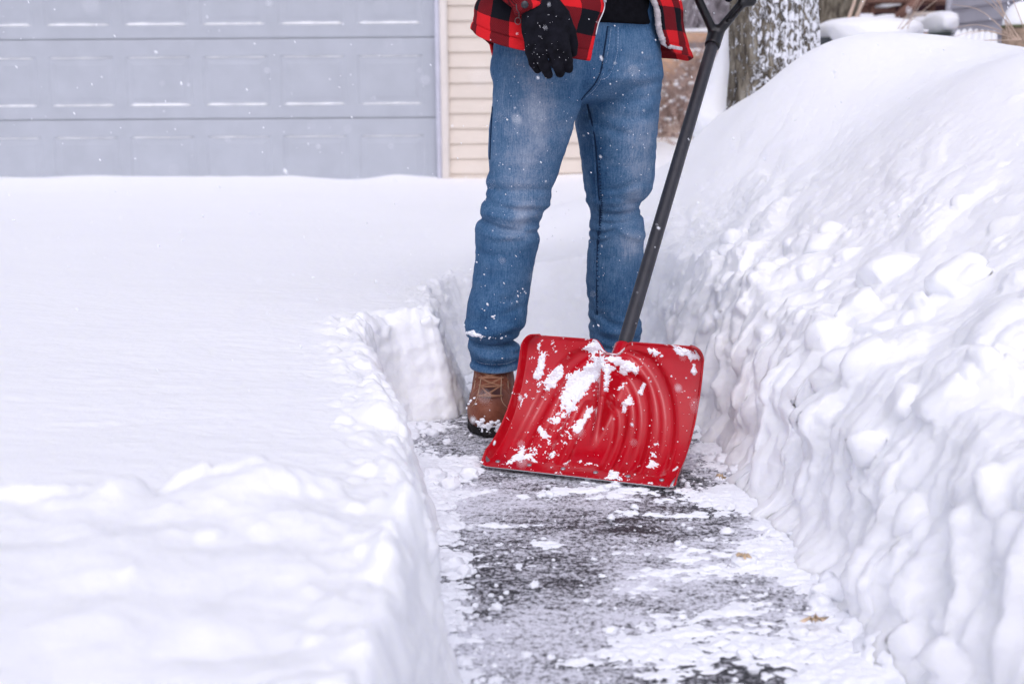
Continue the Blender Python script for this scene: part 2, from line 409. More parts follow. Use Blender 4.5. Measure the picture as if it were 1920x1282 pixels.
ns_ = np.stack([np.convolve(np.pad(nrm[:,k_], 20, mode='edge'), np.ones(41)/41, 'valid') for k_ in (0,1)], 1)
lipx = cx+ns_[:,0][:,None]*lean[:,None]; lipy = cy+ns_[:,1][:,None]*lean[:,None]
for _ in range(1): pass
X2 = lipx+D[:,0][:,None]*sarr[None,:]; Y2 = lipy+D[:,1][:,None]*sarr[None,:]
cosn = np.clip((D*nrm).sum(1), .35, 1)
for _ in range(3): cosn = np.convolve(np.pad(cosn, 20, mode='edge'), np.ones(41)/41, 'valid')
cosn = cosn[:,None]
SP = sarr[None,:]*cosn
Zb = Hs(X2, Y2); e0 = .01
gxh = (Hs(X2+e0, Y2)-Zb)/e0; gyh = (Hs(X2, Y2+e0)-Zb)/e0
Z2 = H(X2+.45*(Zb-.3)*smooth(.35, .7, X2), Y2, SP)-Hs(X2+.45*(Zb-.3)*smooth(.35, .7, X2), Y2)
ln_ = np.sqrt(1+gxh**2+gyh**2); dz_ = Z2; far_ = .7*smooth(10, 6, np.hypot(X2, Y2))*smooth(0, .06, sarr)[None,:]
X2 = X2-dz_*gxh/ln_*far_; Y2 = Y2-dz_*gyh/ln_*far_; Z2 = Zb+dz_*(1-far_*(1-1/ln_))
# lip: round it off
Zl = Z2[:, :1]
edge = smooth(.035, 0, SP)
Z2 = Z2-edge**2*.022
# the wall: columns, scrape marks, ledges
topz = Z2[:, :1]
Zw = topz*vv[None,:]
prof = lean[:,None]*(vv[None,:]**1.25)
XW = cx+ns_[:,0][:,None]*prof; YW = cy+ns_[:,1][:,None]*prof
rr = right[:,None]
al = arc[:,None]
wz = .25*noise(al*3, Zw*5, 0, 39)
col = 1.2*fbm((al+.3*wz)*5.5, Zw*1.9, 0, 3, 20, billow=True)+.16*fbm((al+.2*wz)*19, Zw*4.0, 0, 2, 21)
ledge = fbm(al*5, Zw*14, 0, 3, 22)
dis = (.012+.034*rr)*col+(.018+.002*rr)*ledge+.016*rr*fbm(al*11, Zw*10, 0, 3, 28)-.050*rr*lumps(al+.03*noise(al*9, Zw*9, 0, 68)+0*Zw, Zw*.42+.02*noise(al*12, Zw*12, 0, 67), 6.5, 21)*smooth(-.3, .3, noise(al*2.5, Zw*4, 0, 69))-.018*rr*lumps(al+0*Zw, Zw*.7+3, 15, 22)+.0045*fbm(XW*26, YW*26, Zw*26, 3, 23, billow=True)+.0012*fbm(XW*90, YW*90, Zw*90, 2, 24)
foot = smooth(.10, 0, Zw)                       # crumbs spilled at the wall's foot
dis = dis*(1-.3*foot)-foot**2*(.012+.03*rr)*(.5+.9*np.clip(fbm(al*7, 0*Zw, 0, 3, 25)+.3, 0, 1.2))
fade = smooth(1.02, .75, vv)[None,:]
dis = dis*(.25+.75*fade)
XW = XW+nrm[:,0][:,None]*dis; YW = YW+nrm[:,1][:,None]*dis
Zw = Zw-.012*(1-vv[None,:])
# carry the lip's displacement outward so wall and top meet
dl = dis[:, -1:]; ff = smooth(.16, 0, sarr)[None,:]
X2 = X2+nrm[:,0][:,None]*dl*ff; Y2 = Y2+nrm[:,1][:,None]*dl*ff
# a few overhanging clods: sideways push of the top sheet
nr = smooth(7, 2.5, np.hypot(X2, Y2))*smooth(1.2, .1, SP)*(.3+.7*smooth(.3, .6, X2))
ox = .020*fbm(X2*7, Y2*7, Z2*7, 2, 26)*nr; oy = .020*fbm(X2*7, Y2*7, Z2*7+9, 2, 27)*nr
t0 = smooth(0, .05, sarr)[None,:]
nrs = smooth(.8, .3, SP); X2 = X2+ox*t0*nrs; Y2 = Y2+oy*t0*nrs
GX = np.concatenate([XW[:, :-1], X2], 1); GY = np.concatenate([YW[:, :-1], Y2], 1); GZ = np.concatenate([Zw[:, :-1], Z2], 1)
# rounded clods : the sheet swells over each of them
NX = np.cross(np.gradient(np.stack([GX,GY,GZ],-1), axis=1), np.gradient(np.stack([GX,GY,GZ],-1), axis=0)); NX /= np.linalg.norm(NX, axis=2)[...,None]+1e-9
if NX[nC//2, -50, 2] < 0: NX = -NX
A3 = np.stack([GX, GY, GZ], -1).reshape(-1, 3); N3 = NX.reshape(-1, 3)
sel = np.nonzero((A3[:,0] > -1.2) & (A3[:,0] < 2.2) & (A3[:,1] > .9) & (A3[:,1] < 5.2))[0]; B3 = A3[sel]; N3 = N3[sel]
q_ = B3-CAM; zc_ = q_@fw; sx_, sy_ = 960+FPX*(q_@rt)/zc_, 641-FPX*(q_@upv)/zc_
def surf_at(px, py):
    c_ = np.hypot(sx_-px, sy_-py) < 8
    if not c_.any(): return np.argmin(np.hypot(sx_-px, sy_-py))
    k_ = np.nonzero(c_)[0]; return k_[np.argmin(zc_[k_])]
cl_r = [(1388,578,34,1.1),(1494,556,38,1.1),(1590,575,52,1.3),(1446,492,22,1),(1511,498,26,1),(1665,498,46,.9),(1722,565,42,.9),(1806,520,60,.9),(1533,443,30,.8),(1555,698,36,1.2),(1612,665,40,1.1),(1762,750,52,1.1),(1687,745,40,1.2),(1480,655,24,1.2),
        (1850,930,44,1.2),(1885,1010,50,1.2),(1700,960,40,1.2),(1620,860,36,1.3),(1340,560,26,1.2),(1320,600,22,1.3),(1430,610,30,1.3),(1540,620,34,1),(1640,600,30,.8),(1860,655,30,.8),(1800,380,16,.8),(1840,350,12,.8),(1780,300,10,.8),(1690,330,12,.8),(1880,300,16,.8),(1620,390,14,.8),(1730,210,9,.8),(1900,180,14,.8),(1560,380,12,.8),(1470,450,18,.8),(1590,470,26,.8),(1880,420,34,.8),(1690,1190,34,.8),(1750,1230,40,.8),]
cl_l = [(652,618,16,1),(668,645,13,1),(694,665,15,.9),(640,668,17,.8),(622,700,13,.7),(664,722,16,.8),(708,705,14,.9),(737,765,14,.9),(690,770,16,.7),(756,800,12,1),(720,835,18,.7),(765,880,15,.8),(640,790,14,.6),(600,765,12,.6),(800,930,14,.9),(815,1010,16,.9),(560,850,12,.5),
        (535,895,28,1.5),(508,915,20,1.2),(560,915,26,1.2),(315,945,22,1.3),(480,980,30,1),(400,1000,26,.9),(620,1010,30,1),(250,1060,34,.9),(600,1110,36,.8),(300,960,20,.9),(352,955,14,.9),(420,935,16,.8),(455,925,14,.9),(90,1010,16,.8),(120,1000,12,.8),(180,1000,14,.8),(240,985,14,.8),(600,945,16,.8),(640,960,18,.8),(745,1010,30,1.2),(720,1030,26,1),(770,1030,22,1),(830,1190,16,.8)]
rg = random.Random(5)
def swell(k, rm, sc_, sd):
    c = B3[k]-N3[k]*rm*.50+np.array([0, 0, -.05*rm])
    near_ = np.nonzero(np.abs(B3-c).max(1) < rm*2.0)[0]; d = (B3[near_]-c)/np.array(sc_)
    r = np.linalg.norm(d, axis=1)+1e-6; u = d/r[:,None]
    R_ = np.full(len(r), 1.25)
    for _ in range(11):          # a chunk with soft facets
        n3 = np.array([rg.gauss(0,1), rg.gauss(0,1), rg.gauss(0,.8)]); n3 /= np.linalg.norm(n3)
        R_ = smin(R_, rg.uniform(.62, .95)/np.clip(u@n3, .12, 1), .07)
    R_ = rm*R_*(1+.07*noise(u[:,0]*3+sd, u[:,1]*3, u[:,2]*3, 51)+.05*fbm(u[:,0]*7+sd, u[:,1]*7, u[:,2]*7, 2, 52))
    rn = -smin(-r, -R_, .12*rm); rn = np.where(r < R_*1.5, rn, r); B3[near_] = c+u*rn[:,None]*np.array(sc_)
todo = []
for (px, py, r, tall) in cl_r+cl_l:
    k = surf_at(px, py); rm = r*np.linalg.norm(B3[k]-CAM)/FPX; todo.append((k, rm*1.12, (rg.uniform(.9,1.25), rg.uniform(.9,1.25), .9+.5*(tall-1))))
    for _ in range(2):
        k2 = surf_at(px+rg.gauss(0, r*.9), py+rg.gauss(0, r*.8)); todo.append((k2, rm*rg.uniform(.25,.6), (1.1,1.0,.9)))
rowi = np.tile(np.arange(GX.shape[1]), nC)[sel]
lipL = np.nonzero((rowi > nW-8) & (rowi < nW+26) & (B3[:,0] < .0) & (B3[:,1] > 1.1))[0]; lipR = np.nonzero((rowi > nW+2) & (rowi < nW+60) & (B3[:,0] > .42) & (B3[:,1] > 1.1))[0]
for _ in range(120): todo.append((lipL[rg.randrange(len(lipL))], rg.uniform(.008, .024), (1.1, 1.1, .9)))
for _ in range(45): todo.append((lipR[rg.randrange(len(lipR))], rg.uniform(.010, .040), (1.1, 1.1, .9)))
for n_, (k, rm, s3) in enumerate(todo): swell(k, rm, s3, n_*1.7)
A3[sel] = B3
G3 = A3.reshape(nC, -1, 3)
for _ in range(1):
    G3[1:-1, 1:-1] = .5*G3[1:-1, 1:-1]+.125*(G3[:-2, 1:-1]+G3[2:, 1:-1]+G3[1:-1, :-2]+G3[1:-1, 2:])
N_ = np.cross(np.gradient(G3, axis=1), np.gradient(G3, axis=0)); N_ /= np.linalg.norm(N_, axis=2)[...,None]+1e-9
if N_[nC//2, -50, 2] < 0: N_ = -N_
jj_ = np.arange(G3.shape[1])[None,:]; sp_ = np.concatenate([np.zeros((nC, nW-1)), SP], 1)
rz = np.where(sp_ < .0001, .75, 0)+(sp_ > 0)*((1-right[:,None])*smooth(.16, .02, sp_)+right[:,None]*(.85*smooth(.75, .15, sp_)+.22*smooth(2.2, .6, sp_)))
he = (1-right[:,None])*np.exp(-((G3[...,1]-1.50)/.13)**2)*smooth(-1.2, -.6, G3[...,0])*smooth(.1, -.1, G3[...,0])*(sp_ > 0)
rz = np.clip(rz+.8*he, 0, 1)*smooth(5.5, 3.8, G3[...,1])*(.35+.65*smooth(-.3, .3, noise(G3[...,0]*5, G3[...,1]*5, G3[...,2]*5, 76)))
x_, y_, z_ = G3[...,0], G3[...,1], G3[...,2]; k_ = np.nonzero(rz > .02)
gr = .0085*fbm(x_[k_]*26, y_[k_]*26, z_[k_]*26, 3, 77, billow=True, gain=.6)+.0038*fbm(x_[k_]*85, y_[k_]*85, z_[k_]*85, 2, 78)
G3[k_] = G3[k_]+N_[k_]*(gr*rz[k_])[:,None]
A3 = G3.reshape(-1, 3)
V = A3
Fq = gridfaces(nC, GX.shape[1])
# leave the garage's footprint free
tag(mesh('snow_field', V, Fq, SNOW), 'deep white snow with a shovelled trench and steep bank walls', None, kind='structure')
print('TIME field', time.time()-T0)
# ---- cleared path and ground
def flat(name, x0, x1, y0, y1, z, mat, n=2, m=2):
    X, Y = np.meshgrid(np.linspace(x0, x1, n), np.linspace(y0, y1, m), indexing='ij')
    return mesh(name, np.stack([X, Y, X*0+z], -1), gridfaces(n, m), mat)
tag(flat('ground', -120, 120, -60, 160, -.03, simple('frozen_soil', (.12,.10,.08))), 'frozen ground under the snow', None, kind='structure')
tag(flat('path', -.9, 1.3, -2.6, 4.3, 0, ASPH), 'dark asphalt path scraped clear with a dusting of snow', None, kind='structure')
# thin snow left on the path: real relief that breaks off where it gets thin
nx, ny = 330, 1080
gx = np.linspace(-.42, .80, nx); gy = np.concatenate([np.linspace(.5, 1.5, 120)[:-1], np.linspace(1.5, 3.95, ny-119)])
X, Y = np.meshgrid(gx, gy, indexing='ij'); 
xl = np.interp(Y, [0,1.755,2.4,2.82,3.2,3.95], [-.06,-.088,-.16,-.222,-.30,-.2]); xr = np.interp(Y, [0,1.755,1.99,2.25,2.74,3.24,3.9], [.63,.60,.60,.565,.55,.50,.42])
el = np.clip(X-xl, 0, 9); er = np.clip(xr-X, 0, 9)
c_, s_ = math.cos(.14), math.sin(.14); Xr = X*c_+Y*s_+.04*noise(X*3, Y*3, 0, 70); Yr = -X*s_+Y*c_+.25*(X-.25)**2
h = .55*fbm(Xr*3.2, Yr*6, 0, 4, 40)+.42*fbm(Xr*8, Yr*19, 0, 4, 41)+.35*fbm(X*20, Y*26, 0, 4, 42, billow=True)+.30*fbm(X*60, Y*60, 0, 3, 43)
cov = .42*smooth(.11, 0, el)+.50*smooth(.17, .01, er)
def gs(px, py, rx, ry):
    p = P(px, py, Z=0); return np.exp(-(((X-p[0])/rx)**2+((Y-p[1])/ry)**2))
cov = cov+.75*gs(845,880,.09,.10)+.35*gs(1130,925,.25,.05)+.5*gs(1000,985,.18,.022)+.50*gs(900,1200,.12,.012)+.28*gs(1260,1080,.20,.14)+.45*gs(1360,1220,.22,.07)+.6*gs(1370,930,.08,.08)+.25*gs(1600,1230,.12,.07)+.30*gs(1500,1270,.2,.08)
cov = cov+.35*gs(820,1000,.05,.06)+.3*gs(1180,965,.2,.03)+.4*smooth(3.4, 3.6, Y)
cov = cov+.55*gs(800,805,.05,.05)+.4*gs(850,770,.05,.04)
cov = cov-.22*gs(1380,975,.1,.06)-.3*gs(930,950,.12,.05)-.25*gs(1000,1130,.15,.12)-.2*gs(860,820,.1,.1)
zz = (h+cov-.27)*.022
zz = np.where(zz > 0, .015*(1-np.exp(-zz/.013)), zz*.3)+.0030*fbm(X*110, Y*110, 0, 3, 44)*(zz > 0)
V = np.stack([X, Y, zz], -1).reshape(-1, 3); Fq = gridfaces(nx, ny)
Fq = Fq[(V[Fq, 2].max(1) > .0)]
tag(mesh('snow_residue', V, Fq, SNOWF), 'thin scraped snow left in streaks on the asphalt path', 'snow', kind='stuff')
# crumbs and broken clods
import bmesh
def ico(sub):
    bm = bmesh.new(); bmesh.ops.create_icosphere(bm, subdivisions=sub, radius=1); V = np.array([v.co[:] for v in bm.verts]); F = np.array([[v.index for v in f.verts] for f in bm.faces]); bm.free(); return V, F
I2, I3, I1 = ico(2), ico(4), ico(1)
def blobs(items, name, mat, amp=.35, fr=1.6, src=I2):
    Vs, Fs = [], []; n = 0; bV, bF = src
    for k, (c, r, sc) in enumerate(items):
        o = k*3.7
        d = 1+amp*fbm(bV[:,0]*fr+o, bV[:,1]*fr, bV[:,2]*fr, 3, 50)*1.6
        a = random.random()*6.28; ca, sa = math.cos(a), math.sin(a)
        v = bV*d[:,None]*r*np.array(sc); v = np.stack([v[:,0]*ca-v[:,1]*sa, v[:,0]*sa+v[:,1]*ca, v[:,2]], 1)+np.array(c)
        Vs.append(v); Fs.append(bF+n); n += len(v)
    return mesh(name, np.concatenate(Vs), np.concatenate(Fs), mat)
it = []
def sc3(): return (random.uniform(.8,1.35), random.uniform(.8,1.2), random.uniform(.55,.9))
for _ in range(1500):
    y = random.uniform(1.2, 3.75); side = random.random()
    x0 = np.interp(y, [0,1.755,2.4,2.82,3.2,3.95], [-.06,-.088,-.16,-.222,-.30,-.1]); x1 = np.interp(y, [0,1.755,1.99,2.25,2.74,3.24,3.9], [.63,.60,.60,.565,.55,.50,.42])
    if side < .33: x = x0+abs(random.gauss(0, .05))
    elif side < .72: x = x1-abs(random.gauss(0, .08))
    else: x = random.uniform(x0, x1)
    r = min(.010, .0014+random.expovariate(1/.0018))
    it.append(((x, y, r*.35), r, sc3()))
big = [(792,800,.020),(812,812,.016),(838,828,.011),(850,762,.018),(868,752,.014),(770,815,.022),(760,740,.02),(800,775,.028),(730,790,.024),(775,775,.02),(845,905,.022),(815,890,.02),(880,890,.018),(1002,1096,.0085),(1500,1000,.022),(1395,1050,.02),(1560,1105,.034),(1600,1110,.03),(1590,1070,.03),
       (1500,1185,.012),(1470,1060,.012),(1540,1130,.02),(1660,1215,.035),(1700,1235,.038),(1600,1180,.02),(1380,880,.02),(1400,870,.022),(1420,905,.022),(1355,860,.016),(1440,1215,.012),(1395,1225,.011),(870,1070,.014),(845,1060,.022),(880,1065,.01),(930,1275,.01),(870,1240,.012),
       (1270,920,.008),(1155,905,.012),(1140,912,.01),(880,990,.006),(1190,950,.008),(1030,925,.01)]
for px, py, r in big:
    p = P(px, py, Z=r*.4); it.append(((p[0], p[1], r*.35), r, sc3()))
tag(blobs(it, 'snow_crumbs', SNOWF, .5, 1.9, ico(3)), 'loose crumbs and small clods of snow along the path', 'snow', kind='stuff')

print('TIME path', time.time()-T0)
# ================================================================ GARAGE
GY_ = 8.85
def gX(px): return P(px, 200, Y=GY_)[0]
gar = empty('garage', (gX(700), GY_, 0), 'garage front with grey panelled door and cream lap siding', 'garage')
DOOR = simple('grey_door_paint', (.42,.44,.475), .5, .35, bsc=120, bst=.15, var=.05)  # door grey made paler in place of a snow haze
SIDE = simple('cream_siding', (.68,.60,.515), .55, .3, var=.05, vsc=3); TRIM = simple('cream_trim', (.72,.66,.60), .5, .3, var=.04)
TRW = simple('weather_strip', (.55,.55,.62), .5, .3)
xr_ = gX(818); xl_ = xr_-5.0
door = mesh('garage_door', [(xl_, GY_+.10, 0), (xr_, GY_+.10, 0), (xr_, GY_+.10, 2.3), (xl_, GY_+.10, 2.3)], [(0,1,2,3)], DOOR, gar)
zline = P(500, 222, Y=GY_+.05)[2]; sec = .535
print('door line z', zline)
px_r = gX(795); pitch = (gX(795)-gX(650))
for kk in range(-1, 4):
    z0 = zline+(kk-0)*sec; z1 = z0+sec-.005
    nxg, nzg = 1400, 90
    xs = np.linspace(xl_, xr_, nxg); zs = np.linspace(z0, z1, nzg); Xg, Zg = np.meshgrid(xs, zs, indexing='ij')
    u = (px_r-Xg) % pitch; v = Zg-z0
    wp = pitch*.86
    # distance inside the embossed rectangle
    din = np.minimum(np.minimum(u, wp-u), np.minimum(v-.085, sec-.115-v))
    e = -smooth(0, .012, din)*.005+smooth(.030, .065, din)*.0045
    e = e-smooth(.010, 0, v)*.002-smooth(.010, 0, (z1-Zg))*.0015
    e = e+.0012*np.sin(Zg*900)*0
    mesh('door_section', np.stack([Xg, GY_+.05-e, Zg], -1), gridfaces(nxg, nzg)[:, ::-1], DOOR, door)
# snow caught on the panel ledges
mb_ = []
for kk in range(-1, 3):
    for j in range(0, 16):
        x1 = px_r-j*pitch-.015; x0 = x1-pitch*.86+.03
        for zz_, rad in ((zline+kk*sec+.093, .010), (zline+kk*sec+sec-.118-.008, .0045)):
            if kk == 2 and rad > .006: continue
            n = 26; f = np.linspace(0, 1, n); xs = x0+(x1-x0)*f
            rr_ = rad*np.clip(.75+.5*noise(xs*7, zz_*9, 0, 60)+.25*noise(xs*40, zz_, 0, 61), .05, 1.5)*smooth(0, .08, f)*smooth(1, .92, f)+.0004
            mb_.append((np.stack([xs, np.full(n, GY_+.054), np.full(n, zz_)+rr_*.2], 1), rr_))
t = MB()
for p_, r_ in mb_: t.tube(p_, r_, 6)
t.build('ledge_snow', SNOW, door)['kind'] = 'stuff'
t = MB(); t.box((xr_, GY_-.03, 0), (xr_+.035, GY_+.09, 2.4), bev=.004); t.build('weather_strip', TRW, gar)
t = MB(); t.box((xr_+.035, GY_-.05, 0), (xr_+.085, GY_+.09, 2.5), bev=.004); t.build('door_casing', TRIM, gar)
# siding profile, stepped courses
sx0, sx1 = xr_+.085, gX(1093); zb = P(870, 325, Y=GY_)[2] % .1016; prof = []
zc = 0
for c in range(0, 26):
    z0 = zb-.1016+c*.1016
    prof += [(GY_-.018, z0+.0005), (GY_-.018, z0+.008), (GY_-.012, z0+.05), (GY_-.002, z0+.1012)]
nz = 14; V = []
xs = np.linspace(sx0, sx1, nz)
for x in xs:
    for (y, z) in prof: V.append((x, y+.0012*math.sin(x*7+z*5), z))
mesh('siding', V, gridfaces(nz, len(prof)), SIDE, gar, smooth_=False)
t = MB(); t.box((sx1, GY_-.035, 0), (sx1+.07, GY_+.04, 2.5), bev=.004); t.build('corner_board', TRIM, gar)
t = MB(); t.box((sx1-.02, GY_+.04, 0), (sx1+.05, GY_+6, 2.5)); t.box((xl_-.6, GY_+.12, 2.28), (sx1, GY_+.2, 2.6)); t.build('wall', SIDE, gar)
t = MB(); t.box((xl_-.9, GY_-.35, 2.5), (sx1+.35, GY_+6.2, 2.62)); t.build('roof', SNOW, gar)

print('TIME garage', time.time()-T0)
# ================================================================ TREES
def bark_mat():
    m, nt, bs = M('ridged_bark_with_snow'); bs.inputs['Roughness'].default_value = .9; bs.inputs['Specular IOR Level'].default_value = .15
    v = texco(nt, attr='uvw', scale=(1,1,1)); vv_ = texco(nt, attr='uvw', scale=(1,.3,1))
    f = noise_n(nt, vv_, 26, 5, .65, .5)
    c = ramp(nt, f, [(.32, (.04,.034,.030)), (.47, (.14,.12,.09)), (.58, (.25,.22,.17)), (.75, (.40,.37,.31))])
    a = N(nt, 'ShaderNodeAttribute', attribute_name='snow')
    sp_ = N(nt, 'ShaderNodeSeparateXYZ'); nt.links.new(a.outputs['Vector'], sp_.inputs[0])
    n2 = noise_n(nt, texco(nt, attr='uvw', scale=(1,.55,1)), 62, 4, .65, .8)
    s = math_n(nt, 'ADD', math_n(nt, 'MULTIPLY', n2, .9), sp_.outputs[0])
    mk = ramp(nt, s, [(.77, (0,0,0)), (.86, (1,1,1))])
    nt.links.new(mix(nt, mk, c, (.86,.87,.90)), bs.inputs['Base Color'])
    bump(nt, bs, math_n(nt, 'ADD', f, math_n(nt, 'MULTIPLY', mk, .5)), .9, .02)
    return m
BARK = bark_mat()
def trunk(name, x, y, r, z0, z1, label, lean_=(0,0), parent_cat='tree', bias=.32, limbs=()):
    e = empty(name, (x, y, z0), label, 'tree', 'trees behind the snow bank')
    nz, na = int((min(z1,2.2)-z0)/.008), 260
    A_ = np.linspace(0, 2*math.pi, na, endpoint=False); Z_ = np.linspace(z0, z1, nz)
    Ag, Zg = np.meshgrid(A_, Z_, indexing='xy')
    ca, sa = np.cos(Ag), np.sin(Ag)
    ridge = np.abs(fbm(ca*7, sa*7, Zg*1.6, 3, 62))*1.3-.25
    rad = r*(1+.35*np.exp(-(Zg-z0)/.35)-.05*(Zg-z0))+.028*ridge+.01*fbm(ca*2, sa*2, Zg*.8, 2, 63)
    X_ = x+rad*ca+lean_[0]*(Zg-z0); Y_ = y+rad*sa+lean_[1]*(Zg-z0)
    V = np.stack([X_, Y_, Zg], -1).reshape(-1,3)
    uv = np.stack([Ag*r, Zg, Ag*0], -1).reshape(-1,3)
    # wind-driven snow sticks to the side facing right
    face = (ca*.88-sa*.48)
    sn = np.stack([bias+.07*smooth(-.25, .75, face)-.085*smooth(-.1, -.45, face)+.10*ridge, Ag*0, Ag*0], -1).reshape(-1,3)
    mesh('trunk', V, gridfaces(nz, na, True), BARK, e, attr={'uvw': uv, 'snow': sn})
    for lb in limbs:
        t = MB(); p_ = spline(lb, 20); t.tube(p_, np.linspace(r*.35, .01, 20), 10)
        V = np.concatenate(t.V); mesh('limb', V, t.F, BARK, e, attr={'uvw': V, 'snow': np.tile((.2,0,0), (len(V),1))})
    return e
tx = P(1462, 100, Y=5.15)[0]
trunk('tree', tx, 5.15, .168, .3, 2.4, 'thick tree trunk with ridged bark and snow plastered on its right side', (-.035, .0), bias=.335,
      limbs=[[(tx-.05,5.15,2.2),(tx-.5,5.3,2.9),(tx-1.1,5.2,3.4)], [(tx,5.15,2.2),(tx+.5,5.2,3.0),(tx+1.2,5.5,3.8)]])
def ridge(X, Y, Z):
    a, b, c = P(1352, 40, Y=5.42), P(1356, 120, Y=5.40), P(1362, 225, Y=5.35)
    d = smin(capsule(X, Y, Z, tuple(a+[0.03,0,-.02]), tuple(b+[.02,0,0]), .022, .055), capsule(X, Y, Z, tuple(b+[.02,0,0]), tuple(c), .058, .14), .03)
    return d+.03*fbm(X*6, Y*6, Z*4, 3, 66)
q_ = P(1356, 120, Y=5.4); o = SDF(q_-np.array([.3,.3,.7]), q_+np.array([.3,.3,1.1]), .012, ridge).build('trunk_snow', SNOW, bpy.data.objects['tree'])
p = P(1568, 20, Y=9.6)
trunk('tree', p[0], 9.6, .16, .2, 2.6, 'darker bare tree trunk just right of and behind the snow-plastered one', (0,0), bias=.10, limbs=[[(p[0],9.6,2.3),(p[0]+.4,9.7,3.1),(p[0]+.9,9.5,3.6)]])
# ================================================================ BACKGROUND
FENCE = simple('orange_brown_board', (.62,.40,.27), .8, .15, bsc=60, var=.25, vsc=5)  # board tone lightened to stand for the haze of falling snow
fy = 12.5
fe = empty('wooden_fence', (P(1290,200,Y=fy)[0], fy, .2), 'orange-brown board fence with snow lying on its rails', 'fence')
t1, t2 = MB(), MB(); x0, x1 = P(1000,100,Y=fy)[0], P(1520,100,Y=fy)[0]
for ya, yb in ((60,80),(98,142),(182,204)):
    za, zb_ = P(1290,yb,Y=fy)[2], P(1290,ya,Y=fy)[2]
    t1.box((x0, fy, za), (x1, fy+.03, zb_), bev=.004)
    n = 120; xs = np.linspace(x0, x1, n); t2.tube(np.stack([xs, np.full(n, fy+.01), np.full(n, zb_+.01)], 1), .025+.015*noise(xs*5, ya, 0, 64), 8)
t1.build('rail', FENCE, fe); t2.build('rail_snow', SNOW, fe)
for px in (1130, 1262, 1348, 1440):
    t = MB(); c = P(px, 100, Y=fy+.08); t.box((c[0]-.05, fy+.032, .1), (c[0]+.05, fy+.13, P(px,52,Y=fy)[2]), bev=.006); t.build('post', FENCE, fe)
def twig_mesh(name, cx, cy, wx, wy, z0, hgt, n, mat, snowm, label, cat, r=.006, group=None, droop=.15, snowp=.85, kind=None, parent=None):
    t, s = MB(), []
    for _ in range(n):
        bx = cx+random.gauss(0, wx*.35); by = cy+random.gauss(0, wy*.35); a = random.uniform(0, 6.28); L = hgt*random.uniform(.5, 1.05)
        dx, dy = math.cos(a)*droop*L*random.uniform(.5,2), math.sin(a)*droop*L*random.uniform(.5,2)
        pts = spline([(bx, by, z0), (bx+dx*.3, by+dy*.3, z0+L*.5), (bx+dx, by+dy, z0+L*.95), (bx+dx*1.5, by+dy*1.5, z0+L*random.uniform(.8,1))], 7)
        t.tube(pts, np.linspace(r, r*.4, 7), 4, False)
        for k in range(2):
            q = pts[random.randint(2, 5)]; a2 = random.uniform(0, 6.28); l2 = L*.25
            t.tube([q, q+np.array([math.cos(a2)*l2*.5, math.sin(a2)*l2*.5, l2*.5]), q+np.array([math.cos(a2)*l2, math.sin(a2)*l2, l2*.7])], [r*.6, r*.5, r*.3], 3, False)
        if random.random() < snowp:
            q = pts[random.randint(2, 6)]; s.append((q, random.uniform(.01, .028), sc3()))
    e = empty(name, (cx, cy, z0), label, cat, group)
    if kind: e['kind'] = kind
    t.build('twigs', mat, e)
    if s:
        o = blobs(s, 'twig_snow', snowm, .4, 1.7, I1); o['kind'] = 'stuff'; o.parent = e; o.matrix_parent_inverse = Matrix.Translation(-e.location)
    return e
TWIG = simple('dry_twig', (.58,.44,.38), .85, .1, var=.3); TWG = simple('grey_twig', (.50,.46,.48), .85, .1, var=.3); STRAW = simple('straw_blade', (.55,.42,.33), .7, .2, var=.25)  # twig colours lightened too, carrying the falling-snow haze
gbr = 'snow-dusted shrubs along the fence'
def atpx(px, Y): return P(px, 200, Y=Y)[0]
twig_mesh('bare_shrub', atpx(1265, 10.8), 10.8, .30, .3, .22, .62, 160, TWIG, SNOW, 'low snow-dusted reddish shrub at the fence beside the man\'s hip', 'shrub', .006, gbr)
twig_mesh('bare_shrub', atpx(1325, 11.2), 11.2, .36, .3, .24, .85, 260, TWIG, SNOW, 'dense snow-dusted reddish shrub behind the shovel handle', 'shrub', .006, gbr)
twig_mesh('bare_shrub', atpx(1352, 10.2), 10.2, .16, .2, .26, .75, 110, TWIG, SNOW, 'narrow snow-dusted shrub just left of the big tree trunk', 'shrub', .006, gbr)
for (px, Y, hh, lb) in ((1305, 15.5, 2.1, 'grey leafless bush beyond the fence above the shovel grip'), (1210, 15.5, 1.9, 'grey leafless bush beyond the fence behind the man'), (1390, 16, 2.2, 'grey leafless bush beyond the fence behind the tree')):
    twig_mesh('leafless_bush', atpx(px, Y), Y, 1.0, .8, .2, hh, 260, TWG, SNOW, lb, 'bush', .010, 'leafless bushes beyond the fence', snowp=.8)
# far wood closes the view
def wood_mat():
    m = simple('far_wood', (.34,.31,.34), .9, .1, var=.5, vsc=9); return m
t = MB(); WD = wood_mat()
for _ in range(1400):
    x = random.uniform(-22, 26); y = random.uniform(26, 31); hh = random.uniform(2.5, 5)
    t.tube([(x, y, 0), (x+random.gauss(0,.3), y, hh*.5), (x+random.gauss(0,.8), y+random.gauss(0,.4), hh)], [.10, .07, .02], 4, False)
tag(t.build('woods', WD), 'distant leafless wood behind the yards', 'woods', kind='stuff')
